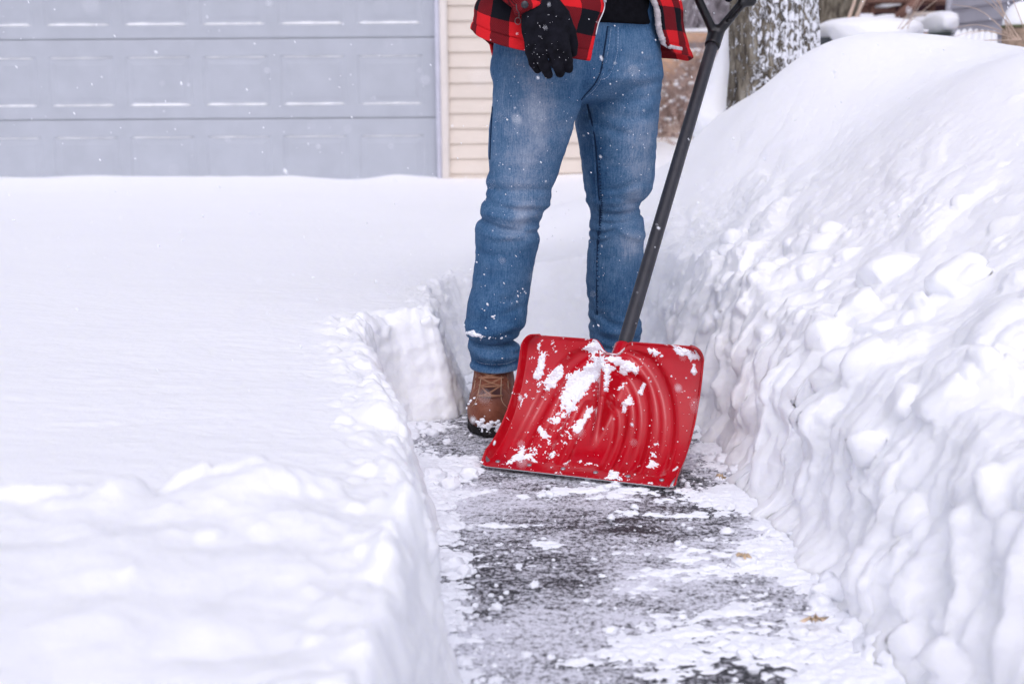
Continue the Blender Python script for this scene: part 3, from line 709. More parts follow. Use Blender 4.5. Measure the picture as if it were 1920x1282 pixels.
# grass tufts in the snow near the fence / by the bank
def tuft(name, px, py, Y, n, L, label, spread=.5, z=None, lean_=0, mat=STRAW, r=.0022):
    b = P(px, py, Y=Y); b = b if z is None else np.array([b[0], b[1], z]); t = MB()
    for _ in range(n):
        a = random.gauss(lean_, spread); l = L*random.uniform(.6, 1.1); dy = random.gauss(0, .2)*l
        e = b+np.array([math.sin(a)*l, dy, math.cos(a)*l*.9]); m_ = b*.45+e*.55+np.array([0, 0, .12*l])
        t.tube(spline([b+np.array([random.gauss(0,.02),0,0]), m_, e], 8), np.linspace(r, r*.3, 8), 4, False)
    return tag(t.build(name, mat), label, 'grass tuft', 'dry grass tufts in the snow')
tuft('dry_grass_tuft', 1268, 250, 7.6, 11, .12, 'short reddish grass tuft in the snow left of the shovel handle', .9, lean_=-.9)
tuft('dry_grass_tuft', 1262, 272, 7.2, 5, .10, 'few grass blades below the reddish tuft by the man\'s leg', .4, lean_=-.9)
tuft('dry_grass_tuft', 1910, 30, 5.6, 11, .36, 'straw-coloured grass arching before the grey shed at the upper right corner', .55, lean_=-.9, z=P(1910,75,Y=5.6)[2])
tuft('dry_grass_tuft', 1700, 60, 7.0, 4, .42, 'tall straw blades leaning right above the drooping snow mound', .25, lean_=.65, z=P(1690,55,Y=7.0)[2])
tuft('dry_grass_tuft', 1597, 40, 8.0, 3, .5, 'thick pale straw stalks beside the darker tree trunk', .15, lean_=.3, r=.012, z=P(1597,48,Y=8.0)[2])
# brown deck house
BRN = simple('brown_board', (.20,.11,.085), .8, .15, var=.25, vsc=4, bsc=50); DRK = simple('dark_gap', (.06,.03,.035), .9, .1)
hy = 13.5
hs_ = empty('brown_house', (P(1700,40,Y=hy)[0], hy, 0), 'brown boarded house with a deck seen over the snow bank', 'house')
def pb(t, px0, px1, py0, py1, Y, d, bev=.0):
    a = P(px0, py1, Y=Y); b = P(px1, py0, Y=Y); t.box((a[0], Y, a[2]), (b[0], Y+d, b[2]), bev=bev)
t = MB(); pb(t, 1596, 1860, -170, 120, hy+.5, .1); t.build('wall', DRK, hs_)
t = MB()
for ya, yb in ((-60,-45),(-30,-18),(-3,8),): pb(t, 1596, 1860, ya, yb, hy+.3, .1, .01)
pb(t, 1600, 1680, 3, 24, hy+.2, .08, .01)
t.build('siding', BRN, hs_)
t = MB(); pb(t, 1600, 1860, -3, 6, hy-.3, .5, .02); t.build('deck', BRN, hs_)
for px in (1632, 1690, 1745):
    t = MB(); pb(t, px, px+10, 5, 45, hy-.2, .12, .01); t.build('post', BRN, hs_)
t = MB(); t.tube([P(1680,34,Y=hy-.5), P(1722,2,Y=hy-.5)], .05, 6); t.build('stair_rail', BRN, hs_)
t = MB(); pb(t, 1655, 1690, 8, 10, hy-.32, .5); pb(t, 1605, 1640, 26, 34, hy-.6, .4, .04); pb(t, 1655, 1680, 27, 34, hy-.6, .4, .04)
t.build('deck_snow', SNOW, hs_)
t = MB(); pb(t, 1700, 1770, 22, 34, hy-.5, .3, .04); t.build('step', simple('pale_board', (.55,.48,.42), .7, .2), hs_)
# grey shed, its long wall running toward the camera on the right
GRS = simple('grey_lap_siding', (.50,.49,.54), .6, .25, var=.06, vsc=3); GRT = simple('grey_trim', (.56,.55,.60), .6, .25)
sA = P(1786, 40, Y=9.6); sB = P(2300, 40, Y=6.4); dirv = np.array([sB[0]-sA[0], sB[1]-sA[1], 0]); LL = np.linalg.norm(dirv); dirv /= LL; nv = np.array([dirv[1], -dirv[0], 0])
if nv[1] > 0: nv = -nv
sh = empty('garden_shed', (sA[0], sA[1], 0), 'grey lap-sided shed at the upper right edge', 'shed')
pit = .105; prof = []
for c in range(0, 24): z0 = .2+c*pit; prof += [(.020, z0+.0005), (.020, z0+.012), (.002, z0+pit-.001)]
V = []
for L_ in (0, LL):
    for (o_, z) in prof: q = np.array([sA[0], sA[1], 0])+dirv*L_+nv*o_; V.append((q[0], q[1], z))
mesh('siding', V, gridfaces(2, len(prof)), GRS, sh, smooth_=False)
Mx = Matrix(((dirv[0], -nv[0], 0, sA[0]), (dirv[1], -nv[1], 0, sA[1]), (0,0,1,0), (0,0,0,1)))
t = MB(); t.box((-.06, -.035, .1), (0, .06, 2.7), Mx, .004); t.build('corner_board', GRT, sh)
t = MB(); t.box((-.03, .061, .1), (.03, 3, 2.7), Mx); t.box((-.2, -.2, 2.7), (LL+.2, 3.2, 2.8), Mx); t.build('wall', GRS, sh)
# snow covered objects between
def mound(name, px0, px1, pyt, pyb, Y, depth, label, cat='snow mound', hang=True):
    c = P((px0+px1)/2, (pyt+pyb)/2, Y=Y); a = P(px0, pyt, Y=Y); b = P(px1, pyb, Y=Y); rx, rz = (b[0]-a[0])/2, (a[2]-b[2])/2
    bV, bF = I3; v = bV.copy(); sgn = np.sign(v); v = sgn*np.abs(v)**.7
    v = v*(1+.10*fbm(bV[:,0]*1.5+px0, bV[:,1]*1.5, bV[:,2]*1.5, 3, 65))[:,None]
    v = v*np.array([rx, depth, rz]); 
    return v+c, bF
V, F_ = mound('m', 1540, 1712, 31, 92, 8.2, .5, '')
k = (V[:,0]-V[:,0].min())/(V[:,0].max()-V[:,0].min()); V[:,2] -= 0
V[:,2] = np.where(V[:,2] > V[:,2].mean(), V[:,2]-.02*k, V[:,2]+.0)
e = empty('covered_table', (V[:,0].mean(), 8.2, .2), 'wide rounded snow load drooping over a dark covered table', 'table')
mesh('snow_load', V, F_, SNOW, e)
t = MB(); c = P(1700, 80, Y=8.2); t.box((c[0]-.75, 8.0, .25), (c[0]-.0, 8.4, c[2]+.03), bev=.02); t.build('cover', simple('black_cover', (.03,.035,.04), .6, .3), e)
t = MB(); t.tube([(c[0]-.15, 8.05, c[2]-.1), (c[0]+.03, 8.0, c[2]+.04)], .025, 8); t.build('strap', simple('dark_green_strap', (.02,.04,.03), .6, .3), e)
# little wooden post box
e = empty('wooden_crate', P(1727, 90, Y=8.0), 'small orange-topped wooden crate under a strip of snow', 'crate')
t = MB(); pb(t, 1711, 1741, 61, 71, 8.0, .25, .006); t.build('top_board', FENCE, e)
for px in (1714, 1723, 1732):
    t = MB(); pb(t, px, px+7, 71.6, 115, 8.02, .02, .003); t.build('slat', GRT, e)
t = MB(); pb(t, 1709, 1743, 55.5, 60.6, 7.98, .29, .02); t.build('snow_cap', SNOW, e)
V, F_ = mound('m', 1706, 1722, 70, 98, 7.95, .06, ''); mesh('snow_clump', V, F_, SNOW, e)
# white bin with lid and snow
e = empty('storage_bin', P(1760, 90, Y=8.3), 'white storage bin with dark lid under a tall snow cap', 'bin')
t = MB(); pb(t, 1742, 1790, 65, 130, 8.3, .4, .02); t.build('body', simple('white_bin', (.6,.62,.64), .5, .3), e)
t = MB(); pb(t, 1739, 1792, 61.5, 64.5, 8.27, .46, .004); t.build('lid', simple('dark_lid', (.06,.08,.07), .5, .3), e)
V, F_ = mound('m', 1742, 1784, 22, 66, 8.5, .22, ''); mesh('snow_cap', V, F_, SNOW, e)
V, F_ = mound('m', 1706, 1752, 32, 60, 8.9, .2, ''); mesh('snow_clump', V, F_, SNOW, e)
# slatted garden chair
e = empty('garden_chair', P(1820, 90, Y=7.4), 'slatted pale garden chair with snow on every slat before the shed', 'chair')
for kx_ in range(7):
    t = MB(); a = P(1782+kx_*13, 108, Y=7.3); b = P(1796+kx_*11-(kx_ > 2)*0, 60+abs(kx_-2)*1.2, Y=7.5)
    t.tube([a, (a+b)/2, b], [.016, .018, .018], 6); o = t.build('back_slat', GRT, e)
    t = MB(); q = a*.06+b*.94; t.tube(spline([a+np.array([0,-.012,.0]), (a+q)/2+np.array([0,-.014,.008]), b+np.array([0,-.012,.012])], 9), [.008,.016,.02,.021,.021,.021,.02,.018,.01], 8); t.build('slat_snow', SNOW, e)
t = MB(); a = P(1780, 100, Y=7.15); b = P(1872, 100, Y=7.15); t.box((a[0], 6.85, a[2]-.03), (b[0], 7.3, a[2]), bev=.01); t.build('seat', GRT, e)
# round planter with snow dome at the right edge
c = P(1912, 60, Y=6.6)
e = empty('planter', (c[0], 6.6, .3), 'barrel planter with a dome of snow at the right edge', 'planter')
t = MB(); zt = P(1912, 48, Y=6.6)[2]; zz_ = np.linspace(.3, zt, 9); t.tube([(c[0], 6.6, q) for q in zz_], np.linspace(.075, .085, 9), 28); t.build('barrel', simple('weathered_wood', (.30,.22,.16), .8, .15, var=.4, vsc=30), e)
t = MB(); t.tube([(c[0], 6.6, zt-.012), (c[0], 6.6, zt)], .09, 28); t.build('rim', simple('mossy_rim', (.12,.13,.07), .8, .1), e)
bV, bF = I3; v = bV*np.array([.086, .086, .115]); v[:,2] = np.maximum(v[:,2], -.003); mesh('snow_dome', v+np.array([c[0], 6.6, zt+.003]), bF, SNOW, e)

# ================================================================ PERSON
man = empty('person', P(1085, 640, Y=3.38)*np.array([1,1,0]), 'standing person in blue jeans, red and black plaid jacket and black gloves, holding the shovel', 'person')
YR, YL = 3.27, 3.46                       # depth of the two legs
def prof_from(pts, Y):
    """rows (py, left px, right px) -> z, x centre, half width"""
    o = []
    for py, l, r in pts:
        a = P(l, py, Y=Y); b = P(r, py, Y=Y); o.append(((a[2]+b[2])/2, (a[0]+b[0])/2, (b[0]-a[0])/2))
    o.sort(); return np.array(o).T
legR = prof_from([(60,935,1110),(110,927,1105),(150,923,1100),(185,922,1094),(205,921,1087),(232,919,1077),(270,916,1066),(300,915,1056),(320,914,1049),(340,909,1042),(352,912,1035),(368,909,1033),(384,903,1031),(400,899,1018),
                  (410,897,1014),(420,894,1008),(432,892,1010),(450,891,1011),(480,890,1005),(510,888,1000),(535,885,996),(560,877,993),(575,875,991),(590,872,990),(608,871,985),(622,872,977),(632,874,970),(640,878,968),(650,879,975),(662,882,976),(675,884,973),(690,886,969),(720,889,965)], YR)
legL = prof_from([(60,1100,1232),(110,1092,1238),(150,1086,1240),(185,1080,1239),(205,1079,1237),(232,1078,1234),(270,1084,1231),(300,1089,1228),(330,1093,1226),(350,1096,1224),(366,1099,1220),(378,1100,1208),(388,1103,1203),(400,1106,1203),(412,1105,1207),(430,1103,1209),(450,1102,1209),
                  (480,1101,1208),(520,1100,1205),(560,1101,1203),(585,1102,1201),(600,1103,1201),(615,1104,1203),(632,1106,1202),(660,1106,1200),(690,1110,1196),(715,1112,1194)], YL)
pel = prof_from([(-60,926,1236),(20,930,1232),(48,932,1224),(75,932,1233),(95,930,1237),(120,926,1239),(150,923,1240),(180,922,1239),(205,925,1233)], 3.37)
def leg(X, Y, Z, pr, Yc, dep, tilt=0.0, seed=0):
    z, xc, a = pr
    c = np.interp(Z, z, xc); hw_ = np.interp(Z, z, a); b = hw_*dep
    yc = Yc+tilt*(Z-.5)
    th = np.arctan2((Y-yc)/b, (X-c)/hw_)
    q = np.sqrt(((X-c)/hw_)**2+((Y-yc)/b)**2)
    d = (q-1)*hw_*.9
    return d
def crease(X, Z, p0, p1, Yc, w_, amp):
    a = P(*p0, Y=Yc); b = P(*p1, Y=Yc); ax, az, bx, bz = a[0], a[2], b[0], b[2]
    dx, dz = bx-ax, bz-az; L2 = dx*dx+dz*dz; t = np.clip(((X-ax)*dx+(Z-az)*dz)/L2, 0, 1)
    bow = .010*np.sin(t*3.14)
    d = np.hypot(X-ax-t*dx, Z-az-t*dz+bow); return 1.35*amp*np.exp(-(d/w_)**2)*np.sin(np.clip(t*.96+.02, 0, 1)*3.14)**.35
CR_R = [((893,405),(1015,432),.007,.008),((898,388),(985,404),.010,-.006),((910,372),(1010,386),.008,.005),((900,432),(1010,424),.010,-.006),((915,350),(1000,345),.014,.003),((893,462),(940,470),.010,.003),
        ((874,630),(972,634),.006,.008),((880,612),(980,596),.014,-.005),((876,590),(985,562),.013,.004),((882,650),(972,655),.012,-.005),((885,668),(965,676),.007,.004),((945,640),(975,655),.006,.006),((905,560),(990,535),.014,.003),
        ((1000,250),(1070,225),.014,.003),((985,205),(1092,190),.012,.003),((1010,170),(1100,172),.010,.003),((990,150),(1085,152),.009,.0025),((920,140),(945,225),.008,.003),((912,300),(935,360),.008,.004)]
CR_L = [((1148,46),(1143,122),.006,-.0022),((1138,46),(1128,140),.004,.0022),((1105,392),(1205,388),.008,.007),((1108,410),(1200,402),.006,.006),((1104,430),(1150,422),.006,.006),((1150,418),(1210,440),.011,-.006),((1100,445),(1140,440),.005,.005),((1150,365),(1222,372),.012,.004),((1120,352),(1190,335),.012,.003),
        ((1105,600),(1150,632),.012,.005),((1130,590),(1200,600),.012,.004),((1100,560),(1140,596),.009,.004),((1104,640),(1200,645),.009,.005),
        ((1110,190),(1235,175),.010,.003),((1115,160),(1236,150),.009,.003),((1120,135),(1236,128),.008,.0028),((1150,110),(1238,108),.008,.0028),((1095,215),(1180,250),.010,.0035),((1100,205),(1225,215),.011,.003),((1088,250),(1130,300),.010,.003)]
def jeans_f(X, Y, Z):
    r = leg(X, Y, Z, legR, YR, np.interp(Z, [.1,.3,.55,.85], [1.25,1.15,1.05,1.0]), .02)
    l = leg(X, Y, Z, legL, YL, np.interp(Z, [.1,.3,.55,.85], [1.25,1.2,1.1,1.0]), -.03)
    zc = P(1093,185,Y=3.37)[2]
    p_ = leg(X, Y+.28*(X-.17)*-1, Z, pel, 3.37, .66)
    p_ = p_+.10*smooth(zc+.06, zc-.03, Z)+2.5*np.clip(zc+.0-Z, 0, 1)
    d = smin(smin(r, l, .008), p_, .026)
    d = d+np.where(X < .17, 1, 0)*0
    for (a, b, w_, am) in CR_R: d = d+crease(X, Z, a, b, YR, w_, am)*(Y < YR+.08)*smooth(.19, .15, X)
    for (a, b, w_, am) in CR_L: d = d+crease(X, Z, a, b, YL, w_, am)*(Y < YL+.08)*smooth(.12, .16, X)
    n = fbm(X*7, Y*7, Z*11, 3, 80)*.0055+fbm(X*16, Y*16, Z*38, 2, 81)*.0022
    d = d+n
    # bunching folds round knees and ankles show in the outline too
    kr = np.exp(-((Z-P(900,395,Y=YR)[2])/.05)**2)+np.exp(-((Z-P(900,630,Y=YR)[2])/.05)**2)*1.2
    d = d+.0014*kr*np.sin(Z*210+6*noise(X*5, Y*5, Z*5, 82))
    zh = np.where(X < .14, P(925,688,Y=YR)[2], P(1150,700,Y=YL)[2])
    zh = zh+.06*(Y-np.where(X < .14, YR-.1, YL-.1))*-.3+.02*np.abs(X-np.where(X<.14, -.04, .28))
    d = d-.0035*smooth(zh+.018, zh+.014, Z)
    d = np.maximum(d, (zh-Z)*.8)
    return np.maximum(d, Z-1.09)
jsd = SDF((-.22,2.98,.08), (.47,3.76,1.12), .0045, jeans_f)
def denim_mat():
    m, nt, bs = M('washed_denim'); bs.inputs['Roughness'].default_value = .85; bs.inputs['Specular IOR Level'].default_value = .12
    v = texco(nt, attr='jn'); vert = texco(nt, attr='jn', scale=(1,1,.09))
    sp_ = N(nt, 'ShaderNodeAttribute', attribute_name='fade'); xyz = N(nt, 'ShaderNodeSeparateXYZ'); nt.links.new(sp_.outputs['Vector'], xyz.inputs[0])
    a = noise_n(nt, v, 11, 5, .6, .4); b = noise_n(nt, vert, 330, 3, .7); c_ = noise_n(nt, v, 260, 3, .65); hor = noise_n(nt, texco(nt, attr='jn', scale=(.3,.3,1)), 28, 4, .6, .4)
    s = math_n(nt, 'ADD', math_n(nt, 'MULTIPLY', a, .50), math_n(nt, 'MULTIPLY', b, .60)); s = math_n(nt, 'ADD', s, math_n(nt, 'MULTIPLY', c_, .50))
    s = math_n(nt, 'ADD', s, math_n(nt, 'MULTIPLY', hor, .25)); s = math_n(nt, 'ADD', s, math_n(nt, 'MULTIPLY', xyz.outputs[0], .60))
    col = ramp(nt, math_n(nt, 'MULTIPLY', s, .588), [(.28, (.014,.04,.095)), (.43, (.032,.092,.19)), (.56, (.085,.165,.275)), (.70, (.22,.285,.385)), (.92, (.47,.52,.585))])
    nt.links.new(col, bs.inputs['Base Color'])
    b1 = bump(nt, bs, math_n(nt, 'ADD', b, c_), .35, .0012)
    bump(nt, bs, hor, .45, .006, b1)
    return m
DENIM = denim_mat()
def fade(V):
    """where the cloth is worn pale: thighs, knees; darker down outer side, inner thigh, crotch and calves"""
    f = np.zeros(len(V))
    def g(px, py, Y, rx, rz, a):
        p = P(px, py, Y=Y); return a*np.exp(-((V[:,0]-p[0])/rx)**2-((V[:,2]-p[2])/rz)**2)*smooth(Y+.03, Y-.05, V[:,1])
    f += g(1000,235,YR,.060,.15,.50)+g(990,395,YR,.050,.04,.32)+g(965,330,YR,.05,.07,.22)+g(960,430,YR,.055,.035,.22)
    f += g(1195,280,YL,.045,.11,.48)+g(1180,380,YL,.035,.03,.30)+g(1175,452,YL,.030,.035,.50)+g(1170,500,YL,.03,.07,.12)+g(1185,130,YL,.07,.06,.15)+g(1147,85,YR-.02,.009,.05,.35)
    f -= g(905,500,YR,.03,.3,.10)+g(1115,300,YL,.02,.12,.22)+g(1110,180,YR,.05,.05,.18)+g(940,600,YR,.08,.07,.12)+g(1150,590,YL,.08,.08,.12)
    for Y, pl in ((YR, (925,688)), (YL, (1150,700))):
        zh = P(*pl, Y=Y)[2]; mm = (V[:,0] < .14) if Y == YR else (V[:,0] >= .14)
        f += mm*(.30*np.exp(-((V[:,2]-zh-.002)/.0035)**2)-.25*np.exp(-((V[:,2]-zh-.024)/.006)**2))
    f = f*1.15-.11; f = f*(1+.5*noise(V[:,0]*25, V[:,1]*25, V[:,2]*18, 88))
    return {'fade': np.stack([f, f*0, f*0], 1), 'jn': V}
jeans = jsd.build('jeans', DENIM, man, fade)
def on(sdf, pxs, off=.001, n=60):
    q = spline([(a, b) for a, b in pxs], n)
    return np.array([sdf.hit(a, b, off) for a, b in q])
def sm(p, k=3):
    p = p.copy()
    for _ in range(k): p[1:-1] = .25*p[:-2]+.5*p[1:-1]+.25*p[2:]
    return p
SEAM = simple('denim_seam_ridge', (.055,.12,.22), .85, .1, var=.5, vsc=160); SEAMD = simple('dark_seam', (.012,.028,.065), .9, .1, var=.4, vsc=160); STITCH = simple('pale_stitching', (.32,.40,.50), .8, .1, var=.4, vsc=260)
t = MB()
for pl, r in (([(1142,50),(1137,85),(1133,110),(1129,135),(1116,160),(1100,178),(1093,187)], .0030), ([(1097,195),(1106,230),(1113,265),(1116,310),(1119,360),(1122,395),(1119,430),(1116,470),(1115,540),(1116,590),(1124,618)], .0026),
             ([(1155,52),(1154,90),(1149,118),(1137,140)], .0018), ([(1212,45),(1218,62),(1227,72),(1235,77)], .0016), ([(1209,45),(1215,65),(1224,76),(1234,81)], .0010)):
    t.tube(sm(on(jsd, pl, 0), 6), r, 6)
t.build('seam', SEAM, jeans)
t = MB()
for pl, dx in (([(1142,50),(1137,85),(1133,110),(1129,135),(1116,160),(1100,178),(1093,187)], -3.2), ([(1097,195),(1106,230),(1113,265),(1116,310),(1119,360),(1122,395),(1119,430),(1116,470),(1115,540),(1116,590)], 4)):
    t.tube(sm(on(jsd, [(a+dx, b) for a, b in pl], 0), 6), .0026, 5)
t.tube(sm(on(jsd, [(924,200),(921,250),(919,300)], 0), 4), .003, 5)
t.build('seam_shadow_side', SEAMD, jeans)  # dark tubes paint shade beside the seam ridges
t = MB()
for pl in ([(1146,52),(1141,90),(1136,118)], [(1159,52),(1158,92),(1152,120),(1141,143),(1128,150)], [(1098,183),(1118,164),(1132,138)], [(888,675),(905,681),(930,683),(950,681),(967,675)]):
    q = sm(on(jsd, pl, .0006, 90), 3)
    for i in range(0, 88, 3): t.tube(q[i:i+3], .00085, 4)
t.build('stitching', STITCH, jeans)
t = MB()      # short stretch marks across the inseam, like the puckers of a chain-stitched seam
for i, q in enumerate(on(jsd, [(1124,300),(1127,360),(1129,395),(1124,440),(1121,500),(1121,585)], .0, 46)): t.tube([q+np.array([-.003,-.0012,.001]), q+np.array([.006,-.0006,-.001])], [.0019,.0008], 5)
t.build('seam_pucker', SEAMD, jeans)

print("TIME jeans", time.time()-T0)
# ---- body : one continuous figure inside the clothes
bx, by = .165, 3.37
def body_f(X, Y, Z):
    d = ellip(X, Y, Z, (bx, by+.01, 1.0), (.14, .08, .12))
    d = smin(d, ellip(X, Y, Z, (bx, by, 1.22), (.155, .105, .25)), .05)
    d = smin(d, ellip(X, Y, Z, (bx, by, 1.38), (.19, .11, .12)), .05)
    for s_, yo in ((-1, -.08), (1, .08)): d = smin(d, ellip(X, Y, Z, (bx+s_*.18, by+yo*.3, 1.42), (.065, .065, .065)), .04)
    d = smin(d, capsule(X, Y, Z, (bx,by,1.45), (bx-.01,by-.03,1.56), .06, .055), .03)
    d = smin(d, ellip(X, Y, Z, (bx-.012, by-.045, 1.66), (.076, .092, .115)), .02)
    d = smin(d, ellip(X, Y, Z, (bx-.02, by-.14, 1.645), (.013, .02, .026)), .012)
    for s_ in (-1, 1):
        d = smin(d, ellip(X, Y, Z, (bx-.012+s_*.08, by-.03, 1.65), (.012, .02, .032)), .008)
        d = smin(d, -ellip(X, Y, Z, (bx-.016+s_*.03, by-.135, 1.668), (.014, .01, .008))*0+9, .001)
    d = smin(d, ellip(X, Y, Z, (bx-.02, by-.128, 1.603), (.024, .012, .008)), .008)
    for a in ARMS:
        for (p, q, r1, r2) in a: d = smin(d, capsule(X, Y, Z, p, q, r1, r2), .02)
    for (xa, ya, xb, yb, xc_, yc_) in ((.02, YR, -.02, YR, -.055, YR+.04), (.28, YL, .285, YL, .29, YL+.04)):
        d = smin(d, capsule(X, Y, Z, (bx+(xa-bx)*.6, by+(ya-by)*.7, .92), (xb, yb+.01, .50), .055, .045), .02)
        d = smin(d, capsule(X, Y, Z, (xb, yb+.01, .50), (xc_, yc_, .12), .05, .036), .02)
    return d
handR = P(1020, 40, Y=2.99); wrR = P(1008, 14, Y=3.0); wrR2 = P(955, -90, Y=3.08)
grip_c = P(1352, -35, Y=3.58)
ARMS = [[((bx-.19,by-.02,1.42), (-.075,3.27,1.24), .046, .040), ((-.075,3.27,1.24), tuple(wrR), .038, .028)],
        [((bx+.19,by+.03,1.42), (.44,3.50,1.20), .050, .042), ((.44,3.50,1.20), tuple(grip_c+np.array([-.01,-.05,.05])), .040, .030)]]
skin = simple('skin', (.55,.33,.24), .5, .3, var=.05)
SDF((-.3,2.9,.06), (.68,3.72,1.82), .011, body_f).build('body', skin, man)
def hair_f(X, Y, Z):
    d = ellip(X, Y, Z, (bx-.012, by-.03, 1.69), (.086, .098, .105)); d = d+.004*noise(X*40, Y*40, Z*40, 83)
    return np.maximum(d, np.minimum(1.64-Z+.0, 9)+.9*np.clip(by-.075-Y, 0, 1)*1.2)
SDF((bx-.15,by-.2,1.55), (bx+.15,by+.15,1.85), .006, hair_f).build('hair', simple('dark_hair', (.03,.02,.015), .6, .3), man)
for s_ in (-1, 1):
    t = MB(); c = np.array([bx-.016+s_*.031, by-.128, 1.668]); t.tube([c+[-.012,0,0], c+[-.006,-.003,.001], c+[0,-.004,.001], c+[.006,-.003,.001], c+[.012,0,0]], [.001,.004,.005,.004,.001], 10); t.build('eye', simple('dark_eye', (.03,.025,.02), .2, .5), man)
    t = MB(); t.tube(spline([c+[-.016,-.002,.015], c+[0,-.006,.020], c+[.016,-.002,.015]], 8), .0024, 6); t.build('eyebrow', bpy.data.materials['dark_hair'], man)
# ---- black sweater
def sweater_f(X, Y, Z):
    zt = np.interp(Z, [.98,1.06,1.2,1.4,1.47,1.52], [1,1,.98,1.0,.8,.35]); a = .192*zt; b = .134*zt
    q = np.sqrt(((X-.182)/a)**2+((Y-.3*(X-.17)-3.36)/b)**2); d = (q-1)*.13
    d = d+.003*fbm(X*8, Y*8, Z*25, 2, 84)
    zh = P(1150,43,Y=3.27)[2]-.02*(X-.25)
    return np.maximum(np.maximum(d, zh-Z), Z-1.52)
BLK = simple('black_knit', (.006,.006,.008), .95, .05, bsc=300, bst=.4, var=.35, vsc=60)
SDF((-.06,3.15,.98), (.42,3.6,1.55), .006, sweater_f).build('sweater', BLK, man)
print("TIME body", time.time()-T0)
# ---- plaid jacket : one thick sheet wrapped round the hips and chest
hem = [P(*a[:2], Y=a[2]) for a in [(1106,114,3.06),(1070,109,3.035),(1035,104,3.02),(1000,98,3.015),(960,90,3.03),(925,80,3.06),(900,69,3.10),(886,55,3.17),(890,58,3.27),(918,80,3.38),(935,122,3.46),(1000,118,3.56),(1100,112,3.63),(1200,108,3.67),(1262,110,3.66),(1290,114,3.61),(1297,108,3.55),(1288,104,3.48),(1272,101,3.42),(1257,97,3.385)]]
mid_ = [P(*a[:2], Y=a[2]) for a in [(1119,50,3.10),(1090,50,3.065),(1050,50,3.045),(1005,48,3.04),(960,44,3.055),(925,38,3.085),(900,34,3.12),(890,32,3.20),(896,32,3.30),(915,38,3.40),(960,50,3.48),(1030,50,3.56),(1110,50,3.61),(1190,50,3.63),(1245,50,3.62),(1274,52,3.58),(1281,52,3.52),(1277,52,3.46),(1262,52,3.40),(1243,54,3.36)]]
top_ = [P(*a[:2], Y=a[2]) for a in [(1131,0,3.13),(1095,0,3.10),(1055,0,3.085),(1010,0,3.08),(965,0,3.09),(930,0,3.12),(906,0,3.16),(898,0,3.23),(904,0,3.32),(925,0,3.41),(970,0,3.48),(1035,0,3.54),(1110,0,3.58),(1190,0,3.60),(1238,0,3.59),(1264,0,3.55),(1274,0,3.49),(1268,0,3.43),(1252,0,3.37),(1234,0,3.33)]]
def ringat(z, a, b, o0, o1, sx=.0):
    out = []
    for k in range(20):
        th = R(-90-o0)-(2*math.pi-R(o0+o1))*k/19+R(20)
        out.append(np.array([bx+sx+a*math.cos(th), by+b*math.sin(th)+.25*a*math.cos(th), z]))
    return out
rows = [hem, mid_, top_, ringat(1.15,.205,.165,18,16), ringat(1.30,.215,.165,14,12), ringat(1.42,.205,.14,10,10), ringat(1.48,.15,.11,10,10), ringat(1.53,.085,.08,14,14)]
nu, nv_ = 260, 190
Rw = np.array([spline(r, nu) for r in rows])
Sh = np.array([spline(Rw[:, i], nv_) for i in range(nu)])     # nu x nv x 3
lenU = np.concatenate([[0], np.cumsum(np.linalg.norm(np.diff(Sh[:, 40], axis=0), axis=1))])
U_, Vv_ = np.meshgrid(lenU, np.arange(nv_), indexing='ij')
tt = np.array([np.concatenate([[0], np.cumsum(np.linalg.norm(np.diff(Sh[i], axis=0), axis=1))]) for i in range(nu)])
cxy = np.array([bx, by, 0]); out_ = Sh-cxy; out_[..., 2] = 0; out_ /= np.linalg.norm(out_, axis=2)[..., None]+1e-9
wob = .006*fbm(U_*9, tt*5, 0, 3, 85)+.0022*fbm(U_*30, tt*22, 0, 3, 86)-.0035*np.exp(-((tt-.026)/.0025)**2)+.002*smooth(.024, .012, tt)
Sh = Sh+out_*wob[..., None]
def plaid_mat():
    m, nt, bs = M('buffalo_plaid_wool'); bs.inputs['Roughness'].default_value = .9; bs.inputs['Specular IOR Level'].default_value = .08
    bs.inputs['Sheen Weight'].default_value = .0
    v = texco(nt, attr='cloth'); s = N(nt, 'ShaderNodeSeparateXYZ'); nt.links.new(v, s.inputs[0])
    wv = noise_n(nt, v, 90, 2, .5); 
    def stripe(o, P_):
        f = math_n(nt, 'FRACT', math_n(nt, 'ADD', math_n(nt, 'MULTIPLY', o, 1/P_), math_n(nt, 'MULTIPLY', wv, .02)))
        return math_n(nt, 'LESS_THAN', f, .5)
    a, b = stripe(s.outputs[0], .110), stripe(s.outputs[1], .128)
    tw = math_n(nt, 'SINE', math_n(nt, 'MULTIPLY', math_n(nt, 'ADD', s.outputs[0], s.outputs[1]), 1500))
    tw = math_n(nt, 'ADD', math_n(nt, 'MULTIPLY', tw, .5), .5); fz = noise_n(nt, v, 700, 3, .7)
    red = mix(nt, fz, (.50,.006,.012), (.80,.030,.035)); blk = mix(nt, fz, (.003,.0035,.006), (.012,.013,.018))
    half = mix(nt, math_n(nt, 'ADD', math_n(nt, 'MULTIPLY', tw, .34), .60), red, blk)
    one = math_n(nt, 'ABSOLUTE', math_n(nt, 'SUBTRACT', a, b)); both = math_n(nt, 'MULTIPLY', a, b)
    c = mix(nt, both, mix(nt, one, red, half), blk); nt.links.new(c, bs.inputs['Base Color'])
    bump(nt, bs, math_n(nt, 'ADD', fz, math_n(nt, 'MULTIPLY', tw, .4)), .5, .0015)
    return m
PLAID = plaid_mat(); FLEECE = simple('pale_fleece', (.55,.50,.50), .95, .1, bsc=160, bst=1.0, var=.25, vsc=90)
UO, VO = -.012, .064
